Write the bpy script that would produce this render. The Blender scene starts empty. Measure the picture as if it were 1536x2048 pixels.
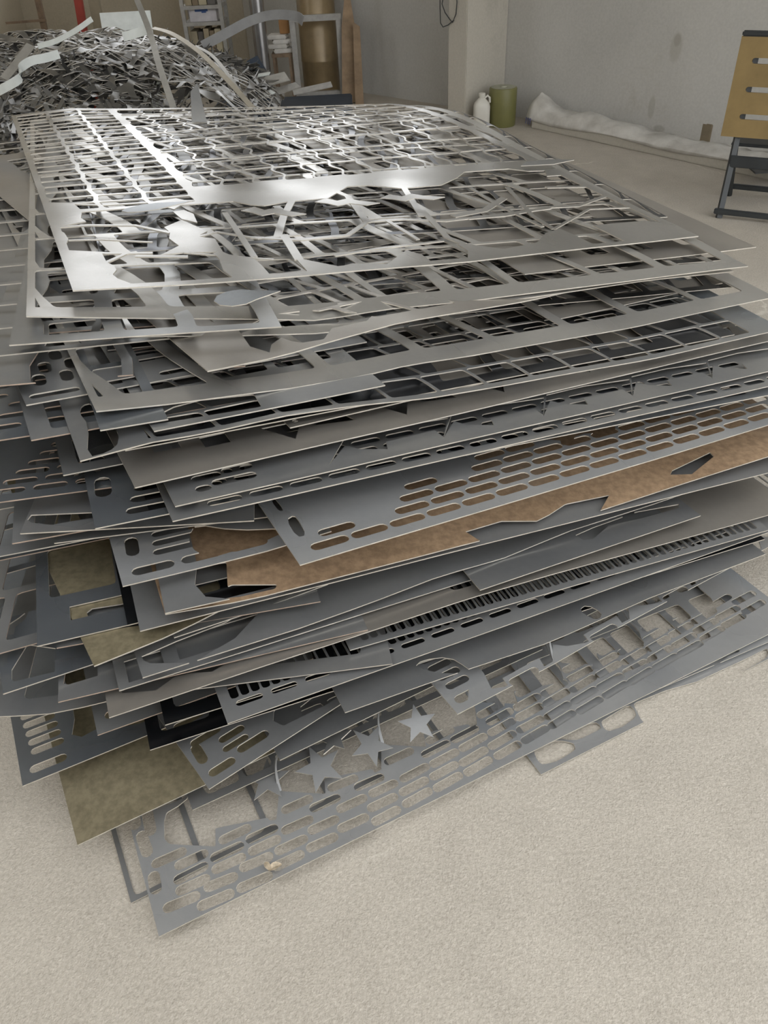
import bpy, bmesh, math, random
import numpy as np
from mathutils import Vector, Matrix
from mathutils.geometry import delaunay_2d_cdt

# ------------------------------------------------------------------ camera, world, exposure
SC = bpy.context.scene
COL = SC.collection
FPX, CX, CY = 1540.0, 768.0, 1024.0
PITCH, ROLL, CAMH = math.radians(38.8), math.radians(-3.0), 1.55
FW = np.array([0, math.cos(PITCH), -math.sin(PITCH)])
_rt = np.array([1.0, 0, 0]); _up = np.cross(_rt, FW)
RT = _rt * math.cos(ROLL) + _up * math.sin(ROLL)
UP = -_rt * math.sin(ROLL) + _up * math.cos(ROLL)
CAM = np.array([0, 0, CAMH])

cd = bpy.data.cameras.new('camera')
cd.sensor_fit = 'VERTICAL'; cd.sensor_height = 24.0; cd.lens = FPX / 2048 * 24.0
cd.clip_start = 0.05; cd.clip_end = 200
co = bpy.data.objects.new('camera', cd); COL.objects.link(co)
M = Matrix(((RT[0], UP[0], -FW[0], 0), (RT[1], UP[1], -FW[1], 0), (RT[2], UP[2], -FW[2], CAMH), (0, 0, 0, 1)))
co.matrix_world = M
SC.camera = co

w = bpy.data.worlds.new('world'); SC.world = w; w.use_nodes = True
bg = w.node_tree.nodes['Background']
bg.inputs[0].default_value = (0.97, 0.985, 1.0, 1); bg.inputs[1].default_value = 1.0
SC.view_settings.view_transform = 'Standard'
SC.view_settings.look = 'None'
SC.view_settings.gamma = 1.0
SC.view_settings.use_curve_mapping = False
SC.view_settings.exposure = 1.38

# ------------------------------------------------------------------ geometry helpers
def ray(x, y):
    return FW + RT * (x - CX) / FPX - UP * (y - CY) / FPX
def unp(x, y, z=0.0):                     # where the sight line meets the height z
    d = ray(x, y); return CAM + d * ((z - CAMH) / d[2])
def atY(x, y, Y):                         # where it meets the depth Y
    d = ray(x, y); return CAM + d * (Y / d[1])

def link(name, me, mats, parent=None, loc=None):
    o = bpy.data.objects.new(name, me); COL.objects.link(o)
    if not isinstance(mats, (list, tuple)): mats = [mats]
    if not me.materials:
        for m in mats: me.materials.append(m)
    if parent: o.parent = parent
    if loc is not None: o.location = loc
    return o
def tag(o, label, cat, group=None, kind=None):
    o['label'] = label; o['category'] = cat
    if group: o['group'] = group
    if kind: o['kind'] = kind
    return o
def struct(o):
    o['kind'] = 'structure'; return o
def empty(name, loc, rz=0.0):
    o = bpy.data.objects.new(name, None); COL.objects.link(o)
    o.location = loc; o.rotation_euler = (0, 0, rz); o.empty_display_size = 0.05
    return o

class MB:
    def __init__(s): s.v = []; s.f = []
    def box(s, x0, x1, y0, y1, z0, z1):
        n = len(s.v)
        s.v += [(x0,y0,z0),(x1,y0,z0),(x1,y1,z0),(x0,y1,z0),(x0,y0,z1),(x1,y0,z1),(x1,y1,z1),(x0,y1,z1)]
        s.f += [tuple(n+i for i in q) for q in ((3,2,1,0),(4,5,6,7),(0,1,5,4),(1,2,6,5),(2,3,7,6),(3,0,4,7))]
        return s
    def bar(s, a, b, w, h, up=(0, 0, 1)):         # box beam from a to b
        a = Vector(a); b = Vector(b); d = (b - a).normalized(); u = Vector(up)
        if abs(d.dot(u)) > 0.99: u = Vector((1, 0, 0))
        r = d.cross(u).normalized(); u = r.cross(d)
        n = len(s.v)
        for p in (a, b):
            for i, j in ((-1,-1),(1,-1),(1,1),(-1,1)):
                s.v.append(tuple(p + r * (i * w / 2) + u * (j * h / 2)))
        s.f += [tuple(n+i for i in q) for q in ((0,1,2,3),(7,6,5,4),(1,0,4,5),(2,1,5,6),(3,2,6,7),(0,3,7,4))]
        return s
    def tube(s, pts, r, seg=8):
        pts = [Vector(p) for p in pts]; n = len(s.v); k = len(pts)
        for i, p in enumerate(pts):
            d = (pts[min(i+1, k-1)] - pts[max(i-1, 0)]).normalized()
            u = Vector((0, 0, 1)) if abs(d.z) < 0.9 else Vector((1, 0, 0))
            a = d.cross(u).normalized(); b = a.cross(d)
            rr = r[i] if isinstance(r, (list, tuple)) else r
            for j in range(seg):
                t = 2 * math.pi * j / seg
                s.v.append(tuple(p + a * rr * math.cos(t) + b * rr * math.sin(t)))
        for i in range(k - 1):
            for j in range(seg):
                s.f.append((n+i*seg+j, n+i*seg+(j+1)%seg, n+(i+1)*seg+(j+1)%seg, n+(i+1)*seg+j))
        s.f.append(tuple(n + j for j in reversed(range(seg))))
        s.f.append(tuple(n + (k-1)*seg + j for j in range(seg)))
        return s
    def lathe(s, prof, seg=32, c=(0, 0, 0)):
        n = len(s.v); k = len(prof)
        for r, z in prof:
            for j in range(seg):
                t = 2 * math.pi * j / seg
                s.v.append((c[0] + r * math.cos(t), c[1] + r * math.sin(t), c[2] + z))
        for i in range(k - 1):
            for j in range(seg):
                s.f.append((n+i*seg+j, n+i*seg+(j+1)%seg, n+(i+1)*seg+(j+1)%seg, n+(i+1)*seg+j))
        s.f.append(tuple(n + j for j in reversed(range(seg))))
        s.f.append(tuple(n + (k-1)*seg + j for j in range(seg)))
        return s
    def ribbon(s, pts, wdir, w, t):                # bent strip with thickness
        pts = [Vector(p) for p in pts]; n = len(s.v); k = len(pts)
        for i, p in enumerate(pts):
            d = (pts[min(i+1, k-1)] - pts[max(i-1, 0)]).normalized()
            wd = Vector(wdir[i] if isinstance(wdir, list) else wdir)
            wd = (wd - d * wd.dot(d)).normalized(); nn = d.cross(wd)
            ww = w[i] if isinstance(w, (list, tuple)) else w
            for a, b in ((-1,-1),(1,-1),(1,1),(-1,1)):
                s.v.append(tuple(p + wd * (a * ww / 2) + nn * (b * t / 2)))
        for i in range(k - 1):
            for j in range(4):
                s.f.append((n+i*4+j, n+i*4+(j+1)%4, n+(i+1)*4+(j+1)%4, n+(i+1)*4+j))
        s.f.append((n+3, n+2, n+1, n)); m = n + (k-1)*4; s.f.append((m, m+1, m+2, m+3))
        return s
    def build(s, name, mats, parent=None, loc=None, smooth=False, bevel=0.0):
        me = bpy.data.meshes.new(name)
        me.from_pydata([tuple(map(float, v)) for v in s.v], [], s.f)
        me.validate()
        if bevel:
            bm = bmesh.new(); bm.from_mesh(me)
            bmesh.ops.bevel(bm, geom=list(bm.edges), offset=bevel, segments=2, affect='EDGES', clamp_overlap=True)
            bm.to_mesh(me); bm.free()
        bm = bmesh.new(); bm.from_mesh(me); bmesh.ops.recalc_face_normals(bm, faces=bm.faces); bm.to_mesh(me); bm.free()
        if smooth:
            for p in me.polygons: p.use_smooth = True
            me.set_sharp_from_angle(angle=math.radians(40))
        return link(name, me, mats, parent, loc)

# ------------------------------------------------------------------ materials
def nt(name):
    m = bpy.data.materials.new(name); m.use_nodes = True
    t = m.node_tree; b = t.nodes['Principled BSDF']
    return m, t, b
def noise(t, scale, detail=4, rough=0.55, vec=None, dist=0.0):
    n = t.nodes.new('ShaderNodeTexNoise'); n.inputs['Scale'].default_value = scale
    n.inputs['Detail'].default_value = detail; n.inputs['Roughness'].default_value = rough
    n.inputs['Distortion'].default_value = dist
    if vec is not None: t.links.new(vec, n.inputs['Vector'])
    return n.outputs['Fac']
def ramp(t, fac, stops):
    r = t.nodes.new('ShaderNodeValToRGB'); e = r.color_ramp.elements
    while len(e) < len(stops): e.new(0.5)
    for i, (p, c) in enumerate(stops):
        e[i].position = p; e[i].color = tuple(c) + (1,) if len(c) == 3 else c
    t.links.new(fac, r.inputs['Fac']); return r.outputs['Color']
def mixc(t, fac, a, b, mode='MIX'):
    n = t.nodes.new('ShaderNodeMix'); n.data_type = 'RGBA'; n.blend_type = mode
    for s, v in ((n.inputs['Factor'], fac), (n.inputs[6], a), (n.inputs[7], b)):
        if hasattr(v, 'is_linked'): t.links.new(v, s)
        elif isinstance(v, (int, float)): s.default_value = v
        else: s.default_value = tuple(v) + (1,)
    return n.outputs[2]
def mapr(t, v, a, b, c, d):
    n = t.nodes.new('ShaderNodeMapRange')
    for i, x in enumerate((a, b, c, d)): n.inputs[1 + i].default_value = x
    t.links.new(v, n.inputs[0]); return n.outputs[0]
def coords(t, kind='Object', scale=(1, 1, 1)):
    c = t.nodes.new('ShaderNodeTexCoord'); mp = t.nodes.new('ShaderNodeMapping')
    mp.inputs['Scale'].default_value = scale
    t.links.new(c.outputs[kind], mp.inputs['Vector']); return mp.outputs['Vector']
def bump(t, b, h, strength, dist):
    n = t.nodes.new('ShaderNodeBump'); n.inputs['Strength'].default_value = strength
    n.inputs['Distance'].default_value = dist
    t.links.new(h, n.inputs['Height']); t.links.new(n.outputs[0], b.inputs['Normal'])

def steel(name, c1, c2, rough=(0.28, 0.5), metal=0.9, patch=None, patch_amt=(0.55, 0.75), speck=0.05):
    m, t, b = nt(name)
    v = coords(t)
    f = noise(t, 2.6, 2, 0.5, v, 0.2)
    col = ramp(t, f, [(0.25, c1), (0.75, c2)])
    g = noise(t, 60, 3, 0.6, v)
    col = mixc(t, speck, col, ramp(t, g, [(0.35, [x * 0.72 for x in c1]), (0.65, [min(1, x * 1.2) for x in c2])]))
    if patch:
        p = noise(t, 1.5, 1, 0.5, v)
        col = mixc(t, mapr(t, p, patch_amt[0], patch_amt[1], 0, 1), col, patch)
    t.links.new(col, b.inputs['Base Color'])
    b.inputs['Metallic'].default_value = metal
    r = noise(t, 4, 1, 0.5, v)
    t.links.new(mapr(t, r, 0.25, 0.75, rough[0], rough[1]), b.inputs['Roughness'])
    bump(t, b, noise(t, 3.0, 2, 0.5, v), 0.25, 0.012)
    return m
def plain(name, c, rough=0.6, metal=0.0, var=0.15, scale=9, spec=0.5, bmp=0.0):
    m, t, b = nt(name); v = coords(t)
    f = noise(t, scale, 5, 0.6, v)
    t.links.new(ramp(t, f, [(0.3, [x * (1 - var) for x in c]), (0.7, [min(1, x * (1 + var)) for x in c])]), b.inputs['Base Color'])
    b.inputs['Roughness'].default_value = rough; b.inputs['Metallic'].default_value = metal
    b.inputs['Specular IOR Level'].default_value = spec
    if bmp: bump(t, b, noise(t, scale * 4, 4, 0.6, v), bmp, 0.01)
    return m

ST = {
 'bright': steel('bright_mill_steel', (0.40, 0.395, 0.38), (0.56, 0.55, 0.53), (0.2, 0.38), 0.86),
 'grey':   steel('grey_mill_steel', (0.27, 0.28, 0.29), (0.41, 0.405, 0.39), (0.24, 0.44), 0.7, (0.30, 0.35, 0.40)),
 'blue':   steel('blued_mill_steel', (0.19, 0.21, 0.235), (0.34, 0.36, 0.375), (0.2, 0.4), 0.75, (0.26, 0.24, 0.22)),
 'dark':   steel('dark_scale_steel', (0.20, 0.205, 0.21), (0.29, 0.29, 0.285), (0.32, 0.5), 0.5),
 'steel':  steel('clean_grey_steel', (0.44, 0.43, 0.41), (0.56, 0.55, 0.52), (0.2, 0.38), 0.72),
 'sheen':  steel('pale_blue_grey_steel', (0.36, 0.37, 0.38), (0.49, 0.49, 0.485), (0.22, 0.4), 0.55, (0.33, 0.39, 0.46)),  # sky reflection on the sheets put into a paler bluish base
 'heap':   steel('dirty_scrap_steel', (0.14, 0.14, 0.14), (0.30, 0.295, 0.28), (0.25, 0.45), 0.85),  # darker steel tone for the scrap heap
 'deep':   steel('dark_skeleton_steel', (0.07, 0.078, 0.095), (0.13, 0.14, 0.16), (0.2, 0.35), 0.97),  # shade inside the stack put into a near-black base
 'warm':   steel('warm_tarnished_steel', (0.28, 0.26, 0.235), (0.40, 0.375, 0.335), (0.3, 0.48), 0.62, (0.26, 0.29, 0.33)),
 'rust':   steel('rust_filmed_steel', (0.25, 0.165, 0.10), (0.37, 0.255, 0.155), (0.5, 0.7), 0.25, (0.30, 0.28, 0.25), (0.55, 0.75), 0.45),
 'olive':  steel('yellow_stained_steel', (0.21, 0.18, 0.115), (0.30, 0.26, 0.17), (0.4, 0.6), 0.45, (0.16, 0.16, 0.155), (0.52, 0.72), 0.4),
}
EDGE = plain('raw_cut_edge', (0.62, 0.58, 0.51), 0.45, 0.35, 0.2, 25)
EDGE_RUST = plain('tarnished_cut_edge', (0.46, 0.36, 0.29), 0.55, 0.25, 0.25, 25)

def mat_floor():
    m, t, b = nt('rough_concrete'); v = coords(t)
    big = noise(t, 0.9, 6, 0.6, v, 0.3); mid = noise(t, 5.5, 6, 0.7, v, 0.5); fine = noise(t, 130, 3, 0.7, v)
    col = ramp(t, big, [(0.3, (0.40, 0.36, 0.30)), (0.7, (0.52, 0.475, 0.405))])
    col = mixc(t, 0.4, col, ramp(t, mid, [(0.3, (0.34, 0.31, 0.265)), (0.7, (0.60, 0.55, 0.48))]))
    col = mixc(t, 0.3, col, ramp(t, fine, [(0.32, (0.22, 0.20, 0.165)), (0.52, (0.50, 0.46, 0.40)), (0.72, (0.78, 0.73, 0.65))]))
    cr = t.nodes.new('ShaderNodeTexVoronoi'); cr.feature = 'DISTANCE_TO_EDGE'; cr.inputs['Scale'].default_value = 0.8
    wv = t.nodes.new('ShaderNodeTexNoise'); wv.inputs['Scale'].default_value = 3.0; wv.inputs['Detail'].default_value = 6
    t.links.new(v, wv.inputs['Vector'])
    mv = t.nodes.new('ShaderNodeVectorMath'); mv.operation = 'MULTIPLY_ADD'; mv.inputs[1].default_value = (0.35, 0.35, 0)
    t.links.new(wv.outputs['Color'], mv.inputs[0]); t.links.new(v, mv.inputs[2]); t.links.new(mv.outputs[0], cr.inputs['Vector'])
    line = mapr(t, cr.outputs['Distance'], 0.0, 0.004, 1, 0)
    brk = mapr(t, noise(t, 2.3, 3, 0.5, v), 0.56, 0.62, 0, 0.7)
    mm = t.nodes.new('ShaderNodeMath'); mm.operation = 'MULTIPLY'; t.links.new(line, mm.inputs[0]); t.links.new(brk, mm.inputs[1])
    col = mixc(t, mm.outputs[0], col, (0.72, 0.68, 0.60))
    t.links.new(col, b.inputs['Base Color'])
    b.inputs['Roughness'].default_value = 0.85
    h = t.nodes.new('ShaderNodeMath'); h.operation = 'ADD'
    t.links.new(fine, h.inputs[0]); t.links.new(noise(t, 240, 2, 0.6, v), h.inputs[1])
    bump(t, b, h.outputs[0], 0.55, 0.004)
    return m
def mat_wall(name, c, st, spots=()):
    m, t, b = nt(name); v = coords(t)
    big = noise(t, 0.8, 5, 0.6, v, 0.4)
    col = ramp(t, big, [(0.3, [x * 0.88 for x in c]), (0.7, [min(1, x * 1.08) for x in c])])
    s = noise(t, 2.4, 6, 0.7, v, 0.3)
    col = mixc(t, mapr(t, s, 0.6, 0.78, 0, 0.55), col, st)
    fine = noise(t, 60, 3, 0.6, v)
    col = mixc(t, 0.12, col, ramp(t, fine, [(0.35, [x * 0.6 for x in c]), (0.65, [min(1, x * 1.3) for x in c])]))
    for pos, ax, rx, rz, cc in spots:                 # oval damp stains at fixed places on the wall
        sb_ = t.nodes.new('ShaderNodeVectorMath'); sb_.operation = 'SUBTRACT'; sb_.inputs[1].default_value = pos
        t.links.new(v, sb_.inputs[0]); ds = []
        for a in ((ax[0] / rx, ax[1] / rx, 0), (0, 0, 1 / rz)):
            dn = t.nodes.new('ShaderNodeVectorMath'); dn.operation = 'DOT_PRODUCT'; dn.inputs[1].default_value = a
            t.links.new(sb_.outputs[0], dn.inputs[0]); ds.append(dn.outputs['Value'])
        cv = t.nodes.new('ShaderNodeCombineXYZ'); t.links.new(ds[0], cv.inputs[0]); t.links.new(ds[1], cv.inputs[1])
        ln = t.nodes.new('ShaderNodeVectorMath'); ln.operation = 'LENGTH'; t.links.new(cv.outputs[0], ln.inputs[0])
        col = mixc(t, mapr(t, ln.outputs['Value'], 0.7, 1.05, 0.5, 0), col, cc)
    t.links.new(col, b.inputs['Base Color']); b.inputs['Roughness'].default_value = 0.9
    bump(t, b, fine, 0.25, 0.004)
    return m
MFLOOR = mat_floor()
def _onwall(px, py):
    q = np.array([1.37, 6.90]) + np.array([0.724, 0.69]) * 0.2; n = np.array([-0.724, -0.69]); r = ray(px, py)
    return tuple(CAM + r * (((q - CAM[:2]) @ n) / (r[:2] @ n)))
_wa = (0.69, -0.724)
MWALL = mat_wall('grey_plaster', (0.50, 0.49, 0.46), (0.36, 0.33, 0.27), [(_onwall(1352, 95), _wa, 0.05, 0.10, (0.36, 0.34, 0.29)), (_onwall(1355, 80), _wa, 0.03, 0.045, (0.30, 0.28, 0.24)), (_onwall(1303, 215), _wa, 0.03, 0.09, (0.34, 0.32, 0.27)), (_onwall(1318, 258), _wa, 0.05, 0.03, (0.28, 0.26, 0.22))])
MWALLB = mat_wall('beige_plaster', (0.44, 0.39, 0.30), (0.33, 0.29, 0.22))
MCOLM = mat_wall('bare_concrete', (0.47, 0.44, 0.38), (0.33, 0.31, 0.26))

# ------------------------------------------------------------------ the building
WA = np.array([0.69, -0.724]); WA /= np.linalg.norm(WA)          # direction of the long grey wall
WN = np.array([WA[1], -WA[0]]) * 1.0                             # its normal, towards the hall
if WN[1] > 0: WN = -WN
P0 = np.array([1.37, 6.90]) - WN * 0.2                                      # a point at its foot

def wall(name, a, b, z1, mat, th, nrm, openings=()):
    """a wall from a to b (xy), with rectangular openings (s0, s1, z0, z1) built from boxes"""
    a = np.array(a, float); b = np.array(b, float); L = np.linalg.norm(b - a); d = (b - a) / L
    mb = MB(); cuts = sorted(openings)
    def blk(s0, s1, z0, zz):
        if s1 - s0 < 1e-4 or zz - z0 < 1e-4: return
        p = [a + d * s0, a + d * s1, a + d * s1 - nrm * th, a + d * s0 - nrm * th]
        n = len(mb.v)
        mb.v += [(q[0], q[1], z0) for q in p] + [(q[0], q[1], zz) for q in p]
        mb.f += [tuple(n+i for i in q) for q in ((3,2,1,0),(4,5,6,7),(0,1,5,4),(1,2,6,5),(2,3,7,6),(3,0,4,7))]
    s = 0
    for s0, s1, z0, zz in cuts:
        blk(s, s0, 0, z1); blk(s0, s1, 0, z0); blk(s0, s1, zz, z1); s = s1
    blk(s, L, 0, z1)
    return struct(mb.build(name, mat))

fl = struct(MB().box(-9, 11, -9, 14, -0.2, 0).build('floor', MFLOOR))
corner = P0 - WA * 3.98                                          # where the grey wall meets the back wall
aend = P0 + WA * 9.5
HWALL = 4.6
wins = [(0.3, 1.9, 1.3, 4.3), (2.2, 3.6, 1.3, 4.3)]
wall('wall_right', corner, aend, HWALL, MWALL, 0.2, WN, wins)
bwins = [(0.2, 2.0, 1.25, 4.3)]
wall('wall_back', (-3.6, corner[1] + 0.02), (corner[0] + 0.16, corner[1] + 0.02), HWALL, MWALLB, 0.2, np.array([0, -1.0]), bwins)
wall('wall_front', (-3.6, -3.0), (1.4, -3.0), HWALL, MWALLB, 0.2, np.array([0, 1.0]))  # unseen wall, added to keep light off the floor at left
wall('wall_left', (-3.6, -3.0), (-3.6, corner[1] + 0.22), HWALL, MWALLB, 0.2, np.array([1.0, 0]), [(8.0, 9.6, 1.2, 2.8)])
struct(MB().box(-3.9, 9, 1.2, 13, HWALL, HWALL + 0.15).build('ceiling', MWALL))

def wallpt(x):                                                   # sight line x (at the foot) against the grey wall, on plan
    lo, hi = -8.0, 8.0
    f = lambda s: (lambda q: CX + FPX * ((np.append(q, 0.5) - CAM) @ RT) / ((np.append(q, 0.5) - CAM) @ FW))(P0 + WA * s)
    for _ in range(50):
        mid = (lo + hi) / 2
        if f(mid) < x: lo = mid
        else: hi = mid
    return P0 + WA * lo
cb = wallpt(1013.0)
cdep, cwid = 0.52, 0.19
q0 = cb; q1 = cb + WN * cdep; q2 = q1 - WA * cwid; q3 = q2 - WN * cdep
mb = MB()
mb.v = [(q[0], q[1], 0.0) for q in (q0, q1, q2, q3)] + [(q[0], q[1], HWALL) for q in (q0, q1, q2, q3)]
mb.f = [(3,2,1,0),(4,5,6,7),(0,1,5,4),(1,2,6,5),(2,3,7,6),(3,0,4,7)]
struct(mb.build('trim_1', MCOLM, bevel=0.006))  # concrete column standing out from the grey wall

# ------------------------------------------------------------------ the stack of cut sheets
A0 = math.radians(24)
PU = np.array([math.cos(A0), math.sin(A0)]); PV = np.array([-math.sin(A0), math.cos(A0)])
PO = np.array([-0.58, 1.47])
def T(u, v):
    u = np.clip(u, -0.6, 2.2); v = np.clip(v, -0.8, 3.0)
    return (0.96 - 0.115 * u - 0.0375 * v + 0.045 * u * v - 0.09 * np.maximum(v - 1.3, 0) ** 2 * np.maximum(u - 0.3, 0)) / 0.96
def zsurf(h, xy):
    d = np.asarray(xy) - PO
    return h * T(d @ PU, d @ PV)
def hit(x, y, h):
    z = h
    for _ in range(60):
        p = unp(x, y, z); z += 0.5 * (zsurf(h, p[:2]) - z)
    return unp(x, y, z)
def C(x0, y0, pts, k=2.56): return [(x0 + x / k, y0 + y / k) for x, y in pts]

def chaikin(pts, n=1, r=0.25):
    for _ in range(n):
        q = []
        for i in range(len(pts)):
            a = np.array(pts[i]); b = np.array(pts[(i + 1) % len(pts)])
            q.append(tuple(a * (1 - r) + b * r)); q.append(tuple(a * r + b * (1 - r)))
        pts = q
    return pts
def rpoly(pts, rad=0.012, tmin=0.35):
    out = []; n = len(pts)
    for i in range(n):
        a, b, c = (np.array(pts[(i + k - 1) % n], float) for k in range(3))
        u, v = a - b, c - b; lu, lv = np.linalg.norm(u), np.linalg.norm(v)
        if lu < 1e-6 or lv < 1e-6: continue
        u, v = u / lu, v / lv
        turn = math.pi - math.acos(max(-1, min(1, float(u @ v))))
        if turn < tmin: out.append(tuple(b)); continue
        d = min(rad, 0.42 * lu, 0.42 * lv)
        p, q = b + u * d, b + v * d
        m = 0.25 * p + 0.25 * q + 0.5 * b
        out += [tuple(p), tuple(m), tuple(q)]
    return out
def barpoly(pts, w):
    pts = [np.array(p, float) for p in pts]; l = []; r = []
    for i, p in enumerate(pts):
        d = pts[min(i + 1, len(pts) - 1)] - pts[max(i - 1, 0)]; d /= max(1e-9, np.linalg.norm(d)); n = np.array([-d[1], d[0]])
        ww = w[i] if isinstance(w, (list, tuple)) else w
        l.append(tuple(p + n * ww / 2)); r.append(tuple(p - n * ww / 2))
    return l + r[::-1]
def capsule(cx, cy, L, w, ang=0.0, seg=5):
    ca, sa = math.cos(ang), math.sin(ang); r = w / 2; hl = max(0, L / 2 - r); out = []
    for s in (1, -1):
        for k in range(seg + 1):
            t = -math.pi / 2 + math.pi * k / seg
            x = s * (hl + r * math.cos(t)); y = s * r * math.sin(t)
            out.append((cx + x * ca - y * sa, cy + x * sa + y * ca))
    return out
def slots(p0, q0, n, m, L=0.070, w=0.023, dp=0.0775, dq=0.0345, shift=0.0, alt=0.0, keep=None, ang=0.0):
    out = []
    for j in range(m):
        for i in range(n):
            x = p0 + i * dp + shift * j + (alt if j % 2 else 0); y = q0 + j * dq
            if keep is None or keep(x, y): out.append(capsule(x, y, L, w, ang))
    return out
def rect(p0, p1, q0, q1): return [(p0, q0), (p1, q0), (p1, q1), (p0, q1)]
def cells(p0, p1, q0, q1, nx, ny, web, rng, wave=0.0, skew=0.0, jit=0.0, webq=None, rnd=1, lam=0.3, sub=3, drop=0.0, webvar=0.0, rad=0.01):
    webq = webq or web
    rh = (q1 - q0) / ny
    ext = 1 if skew else 0
    i0, i1 = -ext, nx + ext
    ph = {i: rng.uniform(0, 6.3) if jit else 0.0 for i in range(i0, i1 + 1)}
    jx = {i: rng.uniform(-jit, jit) * (p1 - p0) / nx for i in range(i0, i1 + 1)}
    jy = [rng.uniform(-jit, jit) * (q1 - q0) / ny * (0 if skew else 1) for _ in range(ny + 1)]
    wx = {i: web * (1 + rng.uniform(0, webvar)) for i in range(i0, i1 + 1)}
    cl = lambda x: min(max(x, p0 + web / 2), p1 - web / 2)
    X = lambda i, q: p0 + (p1 - p0) * i / nx + jx[i] + skew * ((q - q0) % rh - rh / 2) + wave * math.sin(q / lam * 6.283 + ph[i])
    Y = lambda j, p: q0 + (q1 - q0) * j / ny + jy[j] + (0 if skew else 1) * wave * 0.5 * math.sin(p / (lam * 1.7) * 6.283 + j)
    out = []
    for j in range(ny):
        for i in range(i0, i1):
            if rng.random() < drop: continue
            pm = p0 + (p1 - p0) * (i + 0.5) / nx
            ya, yb = Y(j, pm) + webq / 2, Y(j + 1, pm) - webq / 2
            if yb - ya < 0.008: continue
            L = [(cl(X(i, ya + (yb - ya) * k / sub) + wx[i] / 2), ya + (yb - ya) * k / sub) for k in range(sub + 1)]
            R = [(cl(X(i + 1, ya + (yb - ya) * k / sub) - wx[i + 1] / 2), ya + (yb - ya) * k / sub) for k in range(sub + 1)]
            if R[0][0] - L[0][0] < 0.004 and R[-1][0] - L[-1][0] < 0.004: continue
            out.append(rpoly(R + L[::-1], rad))
    return out
def blob(cx, cy, rx, ry, rng, n=9, j=0.3):
    return chaikin([(cx + rx * (1 + rng.uniform(-j, j)) * math.cos(6.283 * k / n), cy + ry * (1 + rng.uniform(-j, j)) * math.sin(6.283 * k / n)) for k in range(n)], 2)

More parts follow.
